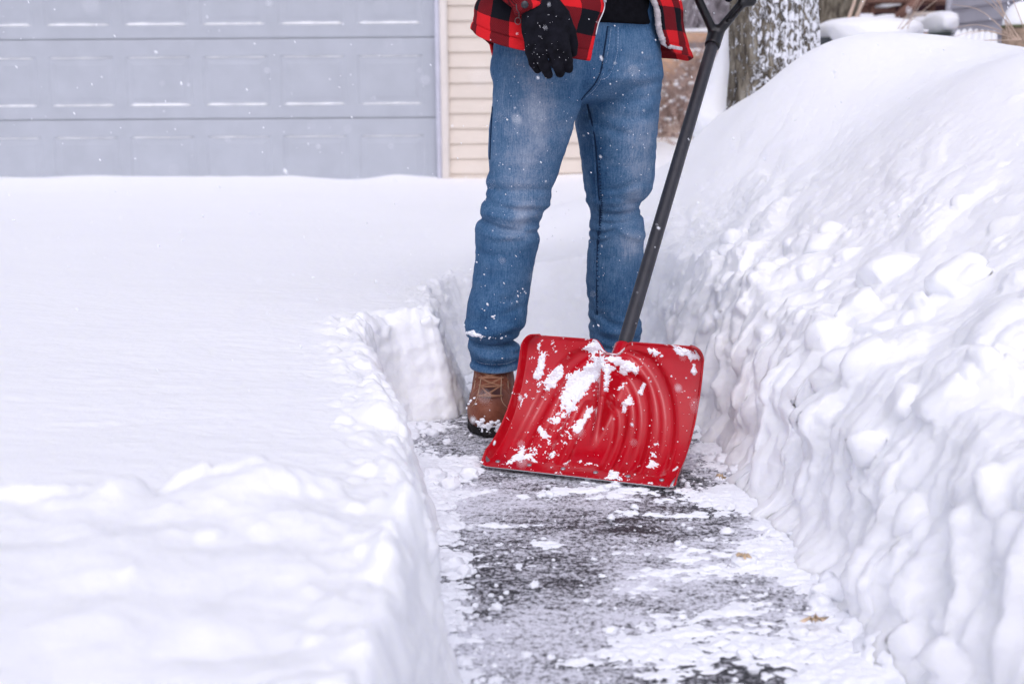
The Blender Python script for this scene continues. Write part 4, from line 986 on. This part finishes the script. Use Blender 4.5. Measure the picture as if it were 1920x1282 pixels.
o = mesh('jacket', Sh.reshape(-1,3), gridfaces(nu, nv_), PLAID, man, attr={'cloth': np.stack([U_+UO, tt+VO, tt*0], -1).reshape(-1,3)}, mats=[PLAID, PLAID])
md = o.modifiers.new('thick', 'SOLIDIFY'); md.thickness = .006; md.offset = 0; md.material_offset = 1; md.material_offset_rim = 0
jacket = o
# fleece edge showing along the open left front, and a lighter turned edge
e_ = Sh[-1]; t = MB(); pts = e_[4:120]+np.array([-.008,.004,0]); n = len(pts)
ln = MB(); q = pts+np.array([0,0,0]); rr_ = .0085+.003*noise(np.arange(n)*.5, 3.3, 0, 87); ln.tube(sm(q, 4), rr_*smooth(-1, 10, np.arange(n)), 10)
q2 = Sh[-20:, 3]+np.array([-.004,-.004,.006]); ln.tube(q2, .006, 8)
ln.build('fleece_lining', FLEECE, jacket)
# zip on the right front edge
t = MB(); t.tube(sm(Sh[0][20:150]+np.array([.002,-.003,0]), 3), .0018, 6); t.build('zip', simple('steel', (.5,.5,.52), .35, .5, 1.0), jacket)
p = P(1134, 1, Y=3.11); t = MB(); t.box(p-[.004,.002,.005], p+[.004,.002,.005], bev=.001); t.build('zip_pull', bpy.data.materials['steel'], jacket)
# sleeves
def sleeve_f(arm, cuff_t, seed):
    def f(X, Y, Z):
        (p0, q0, _, _), (p1, q1, _, _) = arm
        q1 = np.array(q1); p1_ = np.array(p1)
        d = smin(capsule(X, Y, Z, p0, q0, .088, .072), capsule(X, Y, Z, p1, tuple(q1), .072, .047), .03)
        ax = (q1-p1_)/np.linalg.norm(q1-p1_)
        s_ = (X-q1[0])*ax[0]+(Y-q1[1])*ax[1]+(Z-q1[2])*ax[2]
        d = d+.006*np.sin(s_*95+3*noise(X*8, Y*8, Z*8, seed))+.003*fbm(X*30, Y*30, Z*30, 2, seed+1)
        d = np.maximum(d, s_-cuff_t)
        return d
    return f
sf = sleeve_f(ARMS[0], .012, 90)
# build cuff end explicitly from the photo's line
def sleeveR(X, Y, Z):
    ce = np.array(P(1006, 12, Y=2.995)); a0 = np.array([-.075, 3.27, 1.24]); a1 = np.array([bx-.19, by-.02, 1.42])
    d = smin(capsule(X, Y, Z, a1, a0, .088, .068), capsule(X, Y, Z, a0, ce, .068, .047), .03)
    d = d+.004*np.sin(Z*80+3*noise(X*8, Y*8, Z*8, 90))+.002*fbm(X*30, Y*30, Z*30, 2, 91)
    A_, B_ = P(976, 27, Y=2.95), P(1042, -2, Y=2.95); n_ = np.array([-(B_[2]-A_[2]), 0, B_[0]-A_[0]]); n_ /= np.linalg.norm(n_)
    cut = -((X-A_[0])*n_[0]+(Z-A_[2])*n_[2])
    # thicker band at the cuff
    d = d-.004*smooth(-.022, -.018, cut)
    return np.maximum(d, cut)
so_ = SDF((-.25,2.86,.93), (.12,3.52,1.56), .006, sleeveR)
def cl(V): return {'cloth': np.stack([V[:,0]*1.0+.4*V[:,1]+.035, V[:,2]*1.0+.35*V[:,0]-.942, V[:,0]*0], 1)}
so_.build('sleeve', PLAID, jacket, cl)
SDF((.20,3.2,.98), (.66,3.72,1.56), .009, sleeve_f([(ARMS[1][0][0],ARMS[1][0][1],0,0),(ARMS[1][1][0],ARMS[1][1][1],0,0)], -.008, 93)).build('sleeve', PLAID, jacket, cl)
t = MB(); c = P(984, 9, Y=2.935); t.tube([c+[0,.006,0], c+[0,.001,0], c, c+[0,-.0005,0]], [.0085,.0085,.007,.002], 18); t.build('snap_button', simple('black_snap', (.02,.02,.025), .25, .5), jacket)
t = MB()
c = P(971, 40, Y=2.965); t.tube([c+np.array([.0065*math.cos(a), 0, .0075*math.sin(a)]) for a in np.linspace(0, 6.28, 20)], .0009, 5); t.tube(spline([P(968,8,Y=2.93), P(969,18,Y=2.93), P(973,24,Y=2.94), P(973,34,Y=2.955)], 12), .0010, 5)
t.build('cuff_ring', simple('dark_metal', (.1,.1,.1), .4, .5, .8), jacket)
print("TIME jacket", time.time()-T0)
# ---- gloves
GLOVE = simple('black_glove_fleece', (.009,.009,.013), .95, .10, bsc=500, bst=.5, var=.5, vsc=45)
HY = 2.965
def gp(px, py, dy=0.): return tuple(P(px, py, Y=HY+dy))
FING = [  # chains of (px, py, depth) with radii
    [(993,70,.012,.0135),(995,96,.006,.0125),(1001,118,.012,.0115),(1008,131,.030,.0095)],
    [(1008,68,.004,.0145),(1012,98,-.006,.0135),(1021,124,-.002,.0125),(1028,140,.014,.0105)],
    [(1030,66,.002,.0150),(1036,96,-.010,.0140),(1045,121,-.006,.0128),(1050,137,.010,.0108)],
    [(1052,64,.004,.0145),(1059,92,-.006,.0135),(1064,114,-.002,.0125),(1066,129,.012,.0105)],
    [(1058,35,.012,.0150),(1069,60,.018,.0135),(1074,82,.026,.0125),(1074,99,.034,.0105)]]
def glove_f(X, Y, Z):
    d = ellip(X, Y, Z, gp(1024, 48, .010), (.056, .026, .062))
    d = smin(d, capsule(X, Y, Z, gp(1014, 14, .02), gp(1020, 40, .012), .036, .034), .02)
    for a, b in (((1000,60),(1003,80)), ((1048,50),(1050,78)), ((1024,50),(1026,78))): d = smin(d, capsule(X, Y, Z, gp(*a, .008), gp(*b, .004), .019, .0165), .012)
    for ch in FING:
        fd = None
        for (a, b) in zip(ch[:-1], ch[1:]):
            c_ = capsule(X, Y, Z, gp(a[0], a[1], a[2]), gp(b[0], b[1], b[2]), a[3], b[3]); fd = c_ if fd is None else smin(fd, c_, .003)
        d = smin(d, fd, .0035)
    d = d+.0014*fbm(X*60, Y*60, Z*60, 3, 95)-.0015*np.exp(-((Z-P(1020,22,Y=HY)[2])/.004)**2)
    return d
gsd = SDF((-.06,2.9,.78), (.20,3.06,1.06), .003, glove_f)
gsd.build('glove', GLOVE, man)
# left glove closed round the shovel's grip (just above the frame)
gA, gB = P(1408, 2, Y=3.58), P(1300, -66, Y=3.58)
def gloveL(X, Y, Z):
    ax = (gB-gA)/np.linalg.norm(gB-gA); c = (gA+gB)/2; nn = np.cross(ax, [0,1,0]); nn /= np.linalg.norm(nn)
    if nn[2] < 0: nn = -nn
    d = ellip(X, Y, Z, tuple(c+nn*.030+np.array([0,.004,0])), (.042, .030, .030))
    d = smin(d, capsule(X, Y, Z, tuple(c+nn*.03), tuple(c+nn*.085+np.array([-.01,-.01,0])), .030, .034), .02)
    for k in range(4):
        q = c+ax*(-.036+.024*k); ch = [q+nn*.034+np.array([0,-.010,0]), q+nn*.012+np.array([0,-.034,0]), q-nn*.016+np.array([0,-.030,0]), q-nn*.026+np.array([0,-.006,0])]
        for a, b in zip(ch[:-1], ch[1:]): d = smin(d, capsule(X, Y, Z, tuple(a), tuple(b), .0125, .0112), .003)
    q = c+ax*.045; ch = [q+nn*.03+np.array([0,.02,0]), q+nn*.004+np.array([0,.03,0]), q-nn*.02+np.array([0,.018,0])]
    for a, b in zip(ch[:-1], ch[1:]): d = smin(d, capsule(X, Y, Z, tuple(a), tuple(b), .014, .012), .004)
    return d
cc = (gA+gB)/2
SDF(cc-np.array([.11,.1,.08]), cc+np.array([.11,.1,.16]), .004, gloveL).build('glove', GLOVE, man)

print("TIME gloves", time.time()-T0)
# ---- boots
def leather():
    m, nt, bs = M('brown_boot_leather'); bs.inputs['Roughness'].default_value = .55; bs.inputs['Specular IOR Level'].default_value = .3
    v = texco(nt, attr='bt'); f = noise_n(nt, v, 22, 5, .65, .5); g = noise_n(nt, v, 260, 3, .6)
    c = ramp(nt, math_n(nt, 'ADD', math_n(nt, 'MULTIPLY', f, .75), math_n(nt, 'MULTIPLY', g, .25)), [(.3, (.11,.030,.013)), (.52, (.185,.055,.028)), (.72, (.28,.10,.055))])
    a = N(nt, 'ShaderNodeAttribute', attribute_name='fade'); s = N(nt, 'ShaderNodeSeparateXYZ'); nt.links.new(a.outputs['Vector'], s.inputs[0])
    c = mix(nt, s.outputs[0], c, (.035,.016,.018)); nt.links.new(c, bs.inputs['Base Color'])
    bump(nt, bs, math_n(nt, 'ADD', g, f), .35, .0015); return m
LEATH = leather(); SOLE = simple('dark_rubber_sole', (.018,.016,.016), .8, .2, bsc=200); LACE = simple('brown_lace', (.30,.15,.09), .8, .15, bsc=600, var=.2); WELT = simple('welt_thread', (.45,.32,.22), .8, .1)
def make_boot(x0, y_toe, rot, hitit):
    """toe at (x0, y_toe) pointing to -Y, turned by rot"""
    ca, sa = math.cos(rot), math.sin(rot)
    def loc(X, Y): 
        dx, dy = X-x0, Y-(y_toe+.15); return dx*ca+dy*sa, -dx*sa+dy*ca
    def up(X, Y, Z):
        x, y = loc(X, Y)
        toe = ellip(x, y, Z, (0, -.078, .050), (.058, .076, .056))
        foot = ellip(x, y, Z, (0, .0, .062), (.052, .13, .060))
        heel = ellip(x, y, Z, (0, .095, .065), (.040, .060, .085))
        sh_ = np.maximum((np.sqrt((x/.0475)**2+((y-.055-.03*(Z-.12))/.062)**2)-1)*.045, Z-.185)
        sh_ = np.maximum(sh_, .05-Z)
        inst = capsule(x, y, Z, (0,-.055,.052), (0,.015,.135), .036, .042)
        d = smin(smin(smin(toe, foot, .03), heel, .03), smin(sh_, inst, .02), .025)
        # toe-cap seam, quarter edges and creases
        d = d+.0022*np.exp(-((y+.052+.25*x*x/.05+.35*(Z-.08))/.0035)**2)*(Z > .03)
        d = d-.0028*smooth(.022, .027, np.abs(x)-.10*(y-.0)*(y<0))*smooth(-.042, -.036, y-.25*np.abs(x))*(Z > .07)
        d = d+.0014*np.sin((y*1.0+Z*.6)*230+2*noise(x*20, y*20, Z*20, 97))*smooth(.03, .0, np.abs(y+.03))*(Z > .05)+.0012*fbm(x*45, y*45, Z*45, 3, 98)
        return np.maximum(d, .020-Z)
    def so(X, Y, Z):
        x, y = loc(X, Y); yy = np.clip((y+.15)/.31, 0, 1)
        w_ = np.interp(yy, [0,.1,.25,.45,.65,.85,1.0], [.014,.046,.060,.054,.043,.046,.020])
        d = np.maximum(np.abs(x)-w_, np.maximum(-.157-y, y-.155)); e_ = np.sqrt(np.maximum(0, (x/.063)**2+((y+.09)/.074)**2))
        d = np.maximum(d*.8, np.where(y < -.09, (e_-1)*.05, -1))
        d = d+.0012*np.sign(np.sin(y*420))*(Z < .014)
        return np.maximum(np.maximum(d, Z-.027), .002-Z)
    lo = (x0-.10, y_toe-.03, -.006); hi = (x0+.10, y_toe+.36, .235)
    u = SDF(lo, hi, .0032, up); s = SDF(lo, hi, .0032, so)
    b = bpy.data.objects.new('boot', None)
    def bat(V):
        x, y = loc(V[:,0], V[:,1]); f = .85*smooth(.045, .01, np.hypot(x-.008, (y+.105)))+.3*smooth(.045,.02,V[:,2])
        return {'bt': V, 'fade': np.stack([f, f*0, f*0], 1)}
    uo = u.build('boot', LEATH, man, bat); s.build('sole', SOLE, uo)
    def wpt(x, y, z): return np.array([x0+x*ca-y*sa, y_toe+.15+x*sa+y*ca, z])
    def drop(x, z, off=.002):       # front of the upper at height z
        for y in np.arange(-.2, .15, .0015):
            q = wpt(x, y, z)
            if up(q[0:1], q[1:2], q[2:3])[0] < 0: return wpt(x, y-off, z)
        return wpt(x, .0, z)
    t = MB(); hs2 = [.098, .112, .126, .140, .154]
    for i in range(5):
        z = hs2[i]; w2 = .026
        t.tube(spline([drop(-w2-.006, z), drop(-w2*.5, z+.003, .005), drop(0, z+.004, .0055), drop(w2*.5, z+.003, .005), drop(w2+.006, z)], 16), .0029, 7)
        if i < 4:
            s1 = 1 if i % 2 else -1
            t.tube(spline([drop(s1*w2, z), drop(0, z+.009, .006), drop(-s1*w2, hs2[i+1])], 14), .0029, 7)
            t.tube(spline([drop(-s1*w2, z), drop(0, z+.007, .004), drop(s1*w2, hs2[i+1])], 14), .0029, 7)
    t.tube(spline([drop(-.003,.160,.006), drop(.004,.146,.012), drop(.018,.142,.012), drop(.022,.156,.008), drop(.016,.165,.005)], 20), .0022, 7)
    t.tube(spline([drop(-.01,.160,.006), drop(-.03,.158,.010), wpt(-.052,-.0,.152)], 12), .0020, 7)
    t.build('laces', LACE, uo)
    t = MB()
    for sgn in (-1, 1):
        pts = [drop(sgn*.024, .165, .0005), drop(sgn*.026, .13, .0005), drop(sgn*.029, .10, .0005), drop(sgn*.034, .085, .0005), drop(sgn*.044, .072, .0005)]
        t.tube(spline(pts, 24), .0009, 5)
        pts = [drop(sgn*.040, .165, .0005), drop(sgn*.041, .13, .0005), drop(sgn*.044, .10, .0005)]
        t.tube(spline(pts, 16), .0008, 5)
    t.build('welt_stitching', WELT, uo)
    return uo, u
bxr = P(917, 812, Z=.01)
bo, bsd = make_boot(bxr[0]+.007, bxr[1]-.005, R(-3), True)
bxl = .285
bo2, bsd2 = make_boot(bxl, YL-.17, R(-18), False)
it = []
for _ in range(70):
    px = random.uniform(895, 962); py = 800-abs(px-925)*.12+random.gauss(0, 5)
    q = bsd.hit(px, py, .001); it.append((q, random.uniform(.003, .0085), sc3()))
for px, py, r in [(883,752,.005),(890,746,.004),(880,757,.005),(876,765,.004),(893,757,.003),(960,755,.003)]: it.append((bsd.hit(px, py, .0), r, sc3()))
o = blobs(it, 'boot_snow', SNOWF, .5, 2.0, I2); o.parent = bo; o.matrix_parent_inverse = Matrix.Translation(-man.location); o['label'] = 'crust of snow on the toe of the boot'; o['kind'] = 'stuff'
o.parent = bo; o.matrix_parent_inverse = (Matrix.Translation(man.location)@bo.matrix_parent_inverse).inverted() if False else Matrix.Identity(4)
it = []
for px, py, r, n in [(884,624,.010,8),(893,628,.008,8),(905,631,.004,6),(920,633,.003,5),(940,633,.003,5),(925,592,.005,3),(926,597,.003,2),(910,617,.003,2),(981,550,.004,2),(983,546,.003,1),(905,580,.003,2),(940,672,.003,1)]:
    for _ in range(n): it.append((jsd.hit(px+random.gauss(0,3), py+random.gauss(0,1.5), .001), r*random.uniform(.4,1), sc3()))
for _ in range(230):
    leg_ = random.random() < .55
    px = random.uniform(895, 1070) if leg_ else random.uniform(1105, 1225); py = random.uniform(110, 660)
    it.append((jsd.hit(px, py, .0006), random.uniform(.0006, .0016), (1.0,1.0,random.uniform(.6,1.6))))
o = blobs(it, 'clinging_snow', SNOWF, .3, 1.5, I1); o.parent = man; o.matrix_parent_inverse = Matrix.Translation(-man.location); o['label'] = 'snow grains and a lump of snow caught on the trouser leg'; o['kind'] = 'stuff'
it = []
for _ in range(60):
    it.append((gsd.hit(random.uniform(982, 1068), random.uniform(20, 130), .0006), random.uniform(.0004, .0011), (1,1,1)))
o = blobs(it, 'glove_snow', SNOWF, .3, 1.5, I1); o.parent = man; o.matrix_parent_inverse = Matrix.Translation(-man.location); o['kind'] = 'stuff'

print("TIME boots", time.time()-T0)
# ================================================================ SNOW SHOVEL
Uv = np.array([.938, -.347, 0]); Fv = np.array([-.347, -.938, 0]); Zv = np.array([0, 0, 1.])
BL, BR = P(901, 872, Z=.012), P(1267, 914, Z=.012); Bc = (BL+BR)/2; Bw = np.linalg.norm(BR-BL)/2
Uv = (BR-BL)/np.linalg.norm(BR-BL); Uv[2] = 0; Uv /= np.linalg.norm(Uv); Fv = np.array([Uv[1], -Uv[0], 0]); 
TL, TR = P(980, 630, Y=3.10), P(1322, 653, Y=2.93)
print('blade', Bw, BL, BR, TL, TR)
# profile in the (back, up) plane: scoop
pb_ = spline([(0, 0), (.075, .022), (.150, .075), (.200, .145), (.224, .212), (.232, .264)], 200)
sl = np.concatenate([[0], np.cumsum(np.linalg.norm(np.diff(pb_, axis=0), axis=1))]); BLEN = sl[-1]
nU, nV = 520, 420
uu = np.linspace(-1, 1, nU); vv2 = np.linspace(0, 1, nV); UU, VV = np.meshgrid(uu, vv2, indexing='ij')
def blade_uv(UU, VV, off=0.0, ribs=True):
    # rounded top corners and straight sides
    vv = VV*BLEN
    hwid = Bw*(1-.030*VV)
    cr = .030                                            # corner radius
    dv = np.clip(vv-(BLEN-cr), 0, cr); shrink = cr-np.sqrt(np.maximum(cr*cr-dv*dv, 0))
    x = UU*(hwid-shrink)
    b = np.interp(vv, sl, pb_[:,0]); z = np.interp(vv, sl, pb_[:,1])
    db = np.interp(vv, sl, np.gradient(pb_[:,0], sl)); dz = np.interp(vv, sl, np.gradient(pb_[:,1], sl))
    # surface normal (towards camera/up)  n = (-dz in back dir, db up)
    L = np.hypot(db, dz); nb, nz = -dz/L, db/L
    d = np.zeros_like(x)
    au = np.abs(x)
    side = smooth(.95, .995, np.abs(UU))
    d = d+side*.026*smooth(-.05, .12, VV)                          # side lips turned forward
    d = d+.0035*smooth(.975, 1.0, VV)                              # rolled top rim
    if ribs:
        for U_k, vt, wd, am in ((.180,.95,.019,-.011),(.115,.82,.0175,-.012),(.056,.62,.0135,-.011)):
            v0 = .115; q = np.clip((VV-v0)/(vt-v0), 0, 1)
            uc = U_k*np.sqrt(np.maximum(1-q**2.1, 0))*.93+.018*q
            wloc = wd*(1-.25*q)*(1+.0*UU)
            slope = np.clip(1-.55*q**3, .3, 1)
            m_ = np.exp(-np.abs((au-uc)/wloc*slope)**3.4)
            m_ = m_*smooth(v0-.015, v0+.015, VV)*smooth(vt+.02, vt-.05, VV)
            d = d+am*m_
        # central socket swelling
        ws = .010+.020*smooth(.35, 1.0, VV); am = .008+.034*smooth(.30, .72, VV)
        d = d+am*np.exp(-np.abs(x/ws)**2.6)*smooth(.26, .45, VV)*smooth(.99, .86, VV)
        # row of the riveted strip: a shallow step
        d = d+.0015*smooth(.095, .085, VV)
    x = x+.013*VV
    # notch in the top edge where the handle comes in
    nt_ = np.exp(-np.abs((x-.012)/.030)**4); drop = .030*nt_*smooth(.90, 1.0, VV)
    b = b-drop*db/L; z = z-drop*dz/L
    bb = b-nb*0+(-nb)*0
    p = Bc+Uv*x[...,None]+(-Fv)*(b+nb*(d+off))[...,None]+Zv*(z+nz*(d+off))[...,None]
    return p
def red_plastic():
    m, nt, bs = M('red_polyethylene'); bs.inputs['Roughness'].default_value = .25; bs.inputs['Specular IOR Level'].default_value = .5
    v = texco(nt); f = noise_n(nt, v, 9, 4, .6); g = noise_n(nt, texco(nt, scale=(3,1,.3)), 90, 4, .7, .3)
    c = ramp(nt, f, [(.3, (.42,.0008,.007)), (.7, (.52,.002,.012))]); c = mix(nt, ramp(nt, g, [(.66, (0,0,0)), (.85, (.18,.18,.18))]), c, (.70,.10,.13))
    nt.links.new(c, bs.inputs['Base Color'])
    r = ramp(nt, noise_n(nt, v, 35, 4, .7), [(.3, (.10,.10,.10)), (.75, (.24,.24,.24))]); nt.links.new(r, bs.inputs['Roughness'])
    b = bump(nt, bs, noise_n(nt, v, 14, 3, .5), .12, .01); bump(nt, bs, noise_n(nt, v, 240, 3, .7), .10, .001, b)
    return m
RED = red_plastic()
shv = empty('snow_shovel', Bc*np.array([1,1,0]), 'red ribbed snow shovel crusted with snow, its blade standing on the path', 'shovel')
Bp = blade_uv(UU, VV)
# skip the notch area by letting the sheet dip; thickness by a solidify
bl = mesh('blade', Bp.reshape(-1,3), gridfaces(nU, nV)[:, ::-1], RED, shv)
md = bl.modifiers.new('thick', 'SOLIDIFY'); md.thickness = .0035; md.offset = -1
def bpt(u, v, off=0.): return blade_uv(np.array([[u]]), np.array([[v]]), off)[0, 0]
# find blade (u,v) for photo positions, to place rivets and caked snow
def proj(p):
    q = p-CAM; zc_ = q@fw; return 960+FPX*(q@rt)/zc_, 641-FPX*(q@upv)/zc_
PX, PY = proj(Bp)
print('blade corners px', [(round(float(PX[i,j])), round(float(PY[i,j]))) for i, j in ((0,0),(-1,0),(0,-30),(-1,-30),(nU//2,-1),(30,-1),(-30,-1))])
def buv(px, py):
    k = np.argmin((PX-px)**2+(PY-py)**2); i, j = np.unravel_index(k, PX.shape); return uu[i], vv2[j]
STEEL = bpy.data.materials['steel']
for px, py in [(935,864),(990,875),(1052,884),(1113,891),(1175,898),(1239,903)]:
    u, v = buv(px, py); v = .055
    c = bpt(u, v, .0); n_ = bpt(u, v, .01)-c; n_ /= np.linalg.norm(n_)
    t = MB(); t.tube([c, c+n_*.0018, c+n_*.0030, c+n_*.0034], [.0056,.0056,.0042,.001], 16); t.build('rivet', STEEL, bl)
n = 40; fr = np.linspace(-.985, .985, n); V = []
for f in fr:
    a, b = bpt(f, .0, -.004), bpt(f, .06, -.004); dn = (a-b)/np.linalg.norm(a-b); V += [a+dn*.0015, b]
V = np.array(V); V[:,2] = np.maximum(V[:,2], .003); o = mesh('wear_strip', V, gridfaces(n, 2), simple('worn_aluminium', (.45,.45,.47), .4, .5, .9, bsc=90), shv); md = o.modifiers.new('t', 'SOLIDIFY'); md.thickness = .0016
# handle
h0 = P(1163, 690, Y=3.00); h1 = P(1184, 600, Y=3.035); h2 = P(1336, 84, Y=3.58)
ax_ = (h2-h1)/np.linalg.norm(h2-h1); h0 = h1-ax_*.16
HND = simple('charcoal_tube', (.030,.030,.036), .42, .4, bsc=220, bst=.25, var=.2, vsc=30); HBK = simple('black_plastic', (.010,.010,.012), .35, .45, bsc=150, bst=.1)
t = MB(); n = 60; t.tube([h0+(h2-h0)*k/(n-1) for k in range(n)], .0168, 28); t.build('handle', HND, shv)
t = MB(); t.tube([h0+ax_*k for k in (-.02, 0, .03, .085, .09)], [.012,.021,.0235,.0225,.0185], 24); t.build('socket', RED, shv)
# D-grip: collar, two arms and a crossbar
def grip_f(X, Y, Z):
    j = h2+ax_*.045; k0 = h2-ax_*.006
    d = capsule(X, Y, Z, tuple(k0), tuple(j), .0215, .0225)
    d = np.maximum(d, -((X-k0[0])*ax_[0]+(Y-k0[1])*ax_[1]+(Z-k0[2])*ax_[2]))
    a1 = P(1392, 6, Y=3.58); a2 = P(1303, -14, Y=3.58); 
    d = smin(d, capsule(X, Y, Z, tuple(j-ax_*.012), tuple(a1), .0140, .0125), .006)
    d = smin(d, capsule(X, Y, Z, tuple(j-ax_*.012), tuple(a2), .0125, .0115), .006)
    d = smin(d, capsule(X, Y, Z, tuple(a1), tuple(gA), .013, .0135), .005)
    d = smin(d, capsule(X, Y, Z, tuple(a2), tuple(gB), .012, .013), .005)
    d = smin(d, capsule(X, Y, Z, tuple(gA), tuple(gB), .0145, .0145), .004)
    # fluted recess along the right arm
    m1 = (j*.65+a1*.35); m2 = (j*.15+a1*.85)
    nrm_ = np.array([0, -.0125, 0]); off = np.cross(ax_, [0,1,0])*0
    d = np.maximum(d, -capsule(X, Y, Z, tuple(m1+nrm_), tuple(m2+nrm_), .005, .005))
    return d
lo = np.minimum(np.minimum(gA, gB), h2)-.05; hi = np.maximum(np.maximum(gA, gB), h2)+.05
go = SDF(lo, hi, .0028, grip_f).build('grip', HBK, shv)
q = P(1338, 25, Y=3.555); t = MB(); t.tube([q+[0,.004,0], q, q+[0,-.002,0]], [.004,.004,.0015], 12); t.build('screw', STEEL, go)
# caked snow on the blade, thick ragged plaques
def seg(px0, py0, px1, py1, w_, a):
    a0 = np.array(buv(px0, py0))*[Bw, BLEN]; a1 = np.array(buv(px1, py1))*[Bw, BLEN]; X_ = UU*Bw; Y_ = VV*BLEN
    d_ = a1-a0; L2 = d_@d_+1e-9; t_ = np.clip(((X_-a0[0])*d_[0]+(Y_-a0[1])*d_[1])/L2, 0, 1)
    return a*np.exp(-((np.hypot(X_-a0[0]-t_*d_[0], Y_-a0[1]-t_*d_[1]))/w_)**2)
m_ = np.zeros_like(UU)
for a in [(1130,640,1115,655,.016,.9),(1018,670,1008,705,.010,1.0),(1048,695,1030,720,.015,1.15),(1125,680,1085,710,.022,1.15),(1085,720,1060,745,.014,.95),(1115,700,1072,765,.014,.95),(1075,720,1070,735,.016,.8),(1108,770,1082,805,.009,.9),(1035,640,1040,655,.006,.7),
          (1140,690,1136,730,.007,.9),(1152,672,1160,678,.007,.9),(1172,680,1190,690,.011,1.0),(1168,690,1170,698,.007,.9),(1208,720,1203,735,.008,1.0),(1180,752,1172,765,.011,1.05),(1220,658,1235,664,.010,.85),(1272,655,1305,668,.011,1.05),(1302,685,1302,698,.007,1.0),
          (1010,802,1020,815,.009,.85),(978,845,965,862,.014,.75),(1040,845,1035,855,.008,.8),(1225,868,1220,875,.008,.7),(1264,880,1270,876,.005,.8),(1150,888,1156,900,.016,.9),(1060,760,1040,790,.012,.55),(1000,850,950,868,.012,.5),(1055,868,1120,872,.006,.5),(1130,655,1160,650,.012,.6),(1095,655,1110,650,.010,.6),
          (1010,655,1000,740,.022,.28),(1060,790,990,850,.030,.30),(1230,830,1225,868,.018,.33),(1165,720,1150,660,.02,.3),(1100,790,1060,830,.02,.3),(985,740,975,760,.010,.3)]: m_ += seg(*a)
ns = fbm(UU*Bw*60, VV*BLEN*60, 0, 4, 100)+.8*fbm(UU*Bw*190, VV*BLEN*190, 0, 3, 101)
rim = .45*smooth(.985, 1.0, VV)*(np.abs(UU) < .9)*smooth(-.1, .4, noise(UU*14, 0*UU, 0, 102)); foot_ = .5*smooth(.03, 0, VV)*smooth(-.3,.3,noise(UU*8, 0*UU, 3, 103))
hS = (np.minimum(m_, 1.25)*.95+rim+foot_+.85*ns-.52)
th = np.where(hS > 0, .0028*(1-np.exp(-hS/.25))+.0030*hS+.0012*fbm(UU*60, VV*80, 0, 2, 104)*(hS > .2), -.0012)
Vn = blade_uv(UU, VV, th).reshape(-1,3); Fq = gridfaces(nU, nV); thf = th.reshape(-1)
Fq = Fq[thf[Fq].max(1) > 0]
o = mesh('caked_snow', Vn, Fq, SNOWF, shv); o['label'] = 'patches of snow caked on the red blade'
it = []
for _ in range(190):
    u, v = random.uniform(-.95, .95), random.betavariate(1.1, 1.0)*.95; it.append((bpt(u, v, .0003), min(.0022, .0004+random.expovariate(1/.0005)), (1,1,1)))
o = blobs(it, 'snow_grains', SNOWF, .3, 1.5, I1); o.parent = shv; o.matrix_parent_inverse = Matrix.Translation(-shv.location); o['kind'] = 'stuff'

print("TIME shovel", time.time()-T0)
# ================================================================ leaves on the path and falling snow
LEAF = simple('dry_tan_leaf', (.70,.52,.34), .8, .1, var=.25, vsc=60)
def leafm(px, py, s, lab, seed):
    rg = random.Random(seed); c = P(px, py, Z=.020); V = [c+np.array([0,0,.004])]; n = 26
    for k in range(n):
        a = 2*math.pi*k/n; lob = abs(math.cos(a*2.5+rg.random()*.2)); r = s*(.22+.9*lob**3*(.6+.6*rg.random())); V.append(c+np.array([r*math.cos(a)*1.5, r*math.sin(a)*.9, rg.uniform(-.004,.010)]))
    o = mesh('dry_leaf', np.array(V), [(0, 1+k, 1+(k+1) % n) for k in range(n)], LEAF); md = o.modifiers.new('t', 'SOLIDIFY'); md.thickness = .0006
    return tag(o, lab, 'leaf', 'torn leaves on the path')
leafm(1524, 1162, .015, 'tan torn leaf lying nearest the camera at the foot of the right bank', 1)
leafm(1392, 1043, .010, 'small orange-tan leaf shred further up the path beside a snow clod', 2)
leafm(1352, 895, .008, 'faint yellowish leaf shred just right of the shovel blade', 3)
it = []; bV, bF = I1; Vs, Fs, n = [], [], 0
dr = np.array([.42, .1, -.9]); dr /= np.linalg.norm(dr)
for _ in range(1150):
    Y = random.uniform(.75, 1)**.5*0+random.choice([random.uniform(1.1, 3.1), random.uniform(2.0, 3.2), random.uniform(3, 8.5)])
    if _ < 70: Y = random.uniform(.55, 1.1)
    px, py = random.uniform(-150, 2070), random.uniform(-120, 1200)
    c = P(px, py, Y=Y)
    if c[2] < Hs(c[0], c[1])+.05 and not (-.1 < c[0] < .55 and c[2] > .05): continue
    r = random.uniform(.0006, .0014)*random.choice([1, 1, 1, 1.9])*(1 if Y > 1.8 else .8)*(1+.22*max(0, Y-3)); a = np.array([r, r, r*.8])
    v = bV*a*(1+.25*noise(bV[:,0]*2+n, bV[:,1]*2, bV[:,2]*2))[:,None]
    d2 = dr+np.array([random.gauss(0,.25), 0, random.gauss(0,.1)]); v = v+np.outer(bV@d2, d2)*r*random.choice([.3, .8, 1.6])
    Vs.append(v+c); Fs.append(bF+n); n += len(bV)
tag(mesh('falling_snow', np.concatenate(Vs), np.concatenate(Fs), SNOWF), 'fine snowflakes falling through the air', 'snow', kind='stuff')
print("TIME end", time.time()-T0)
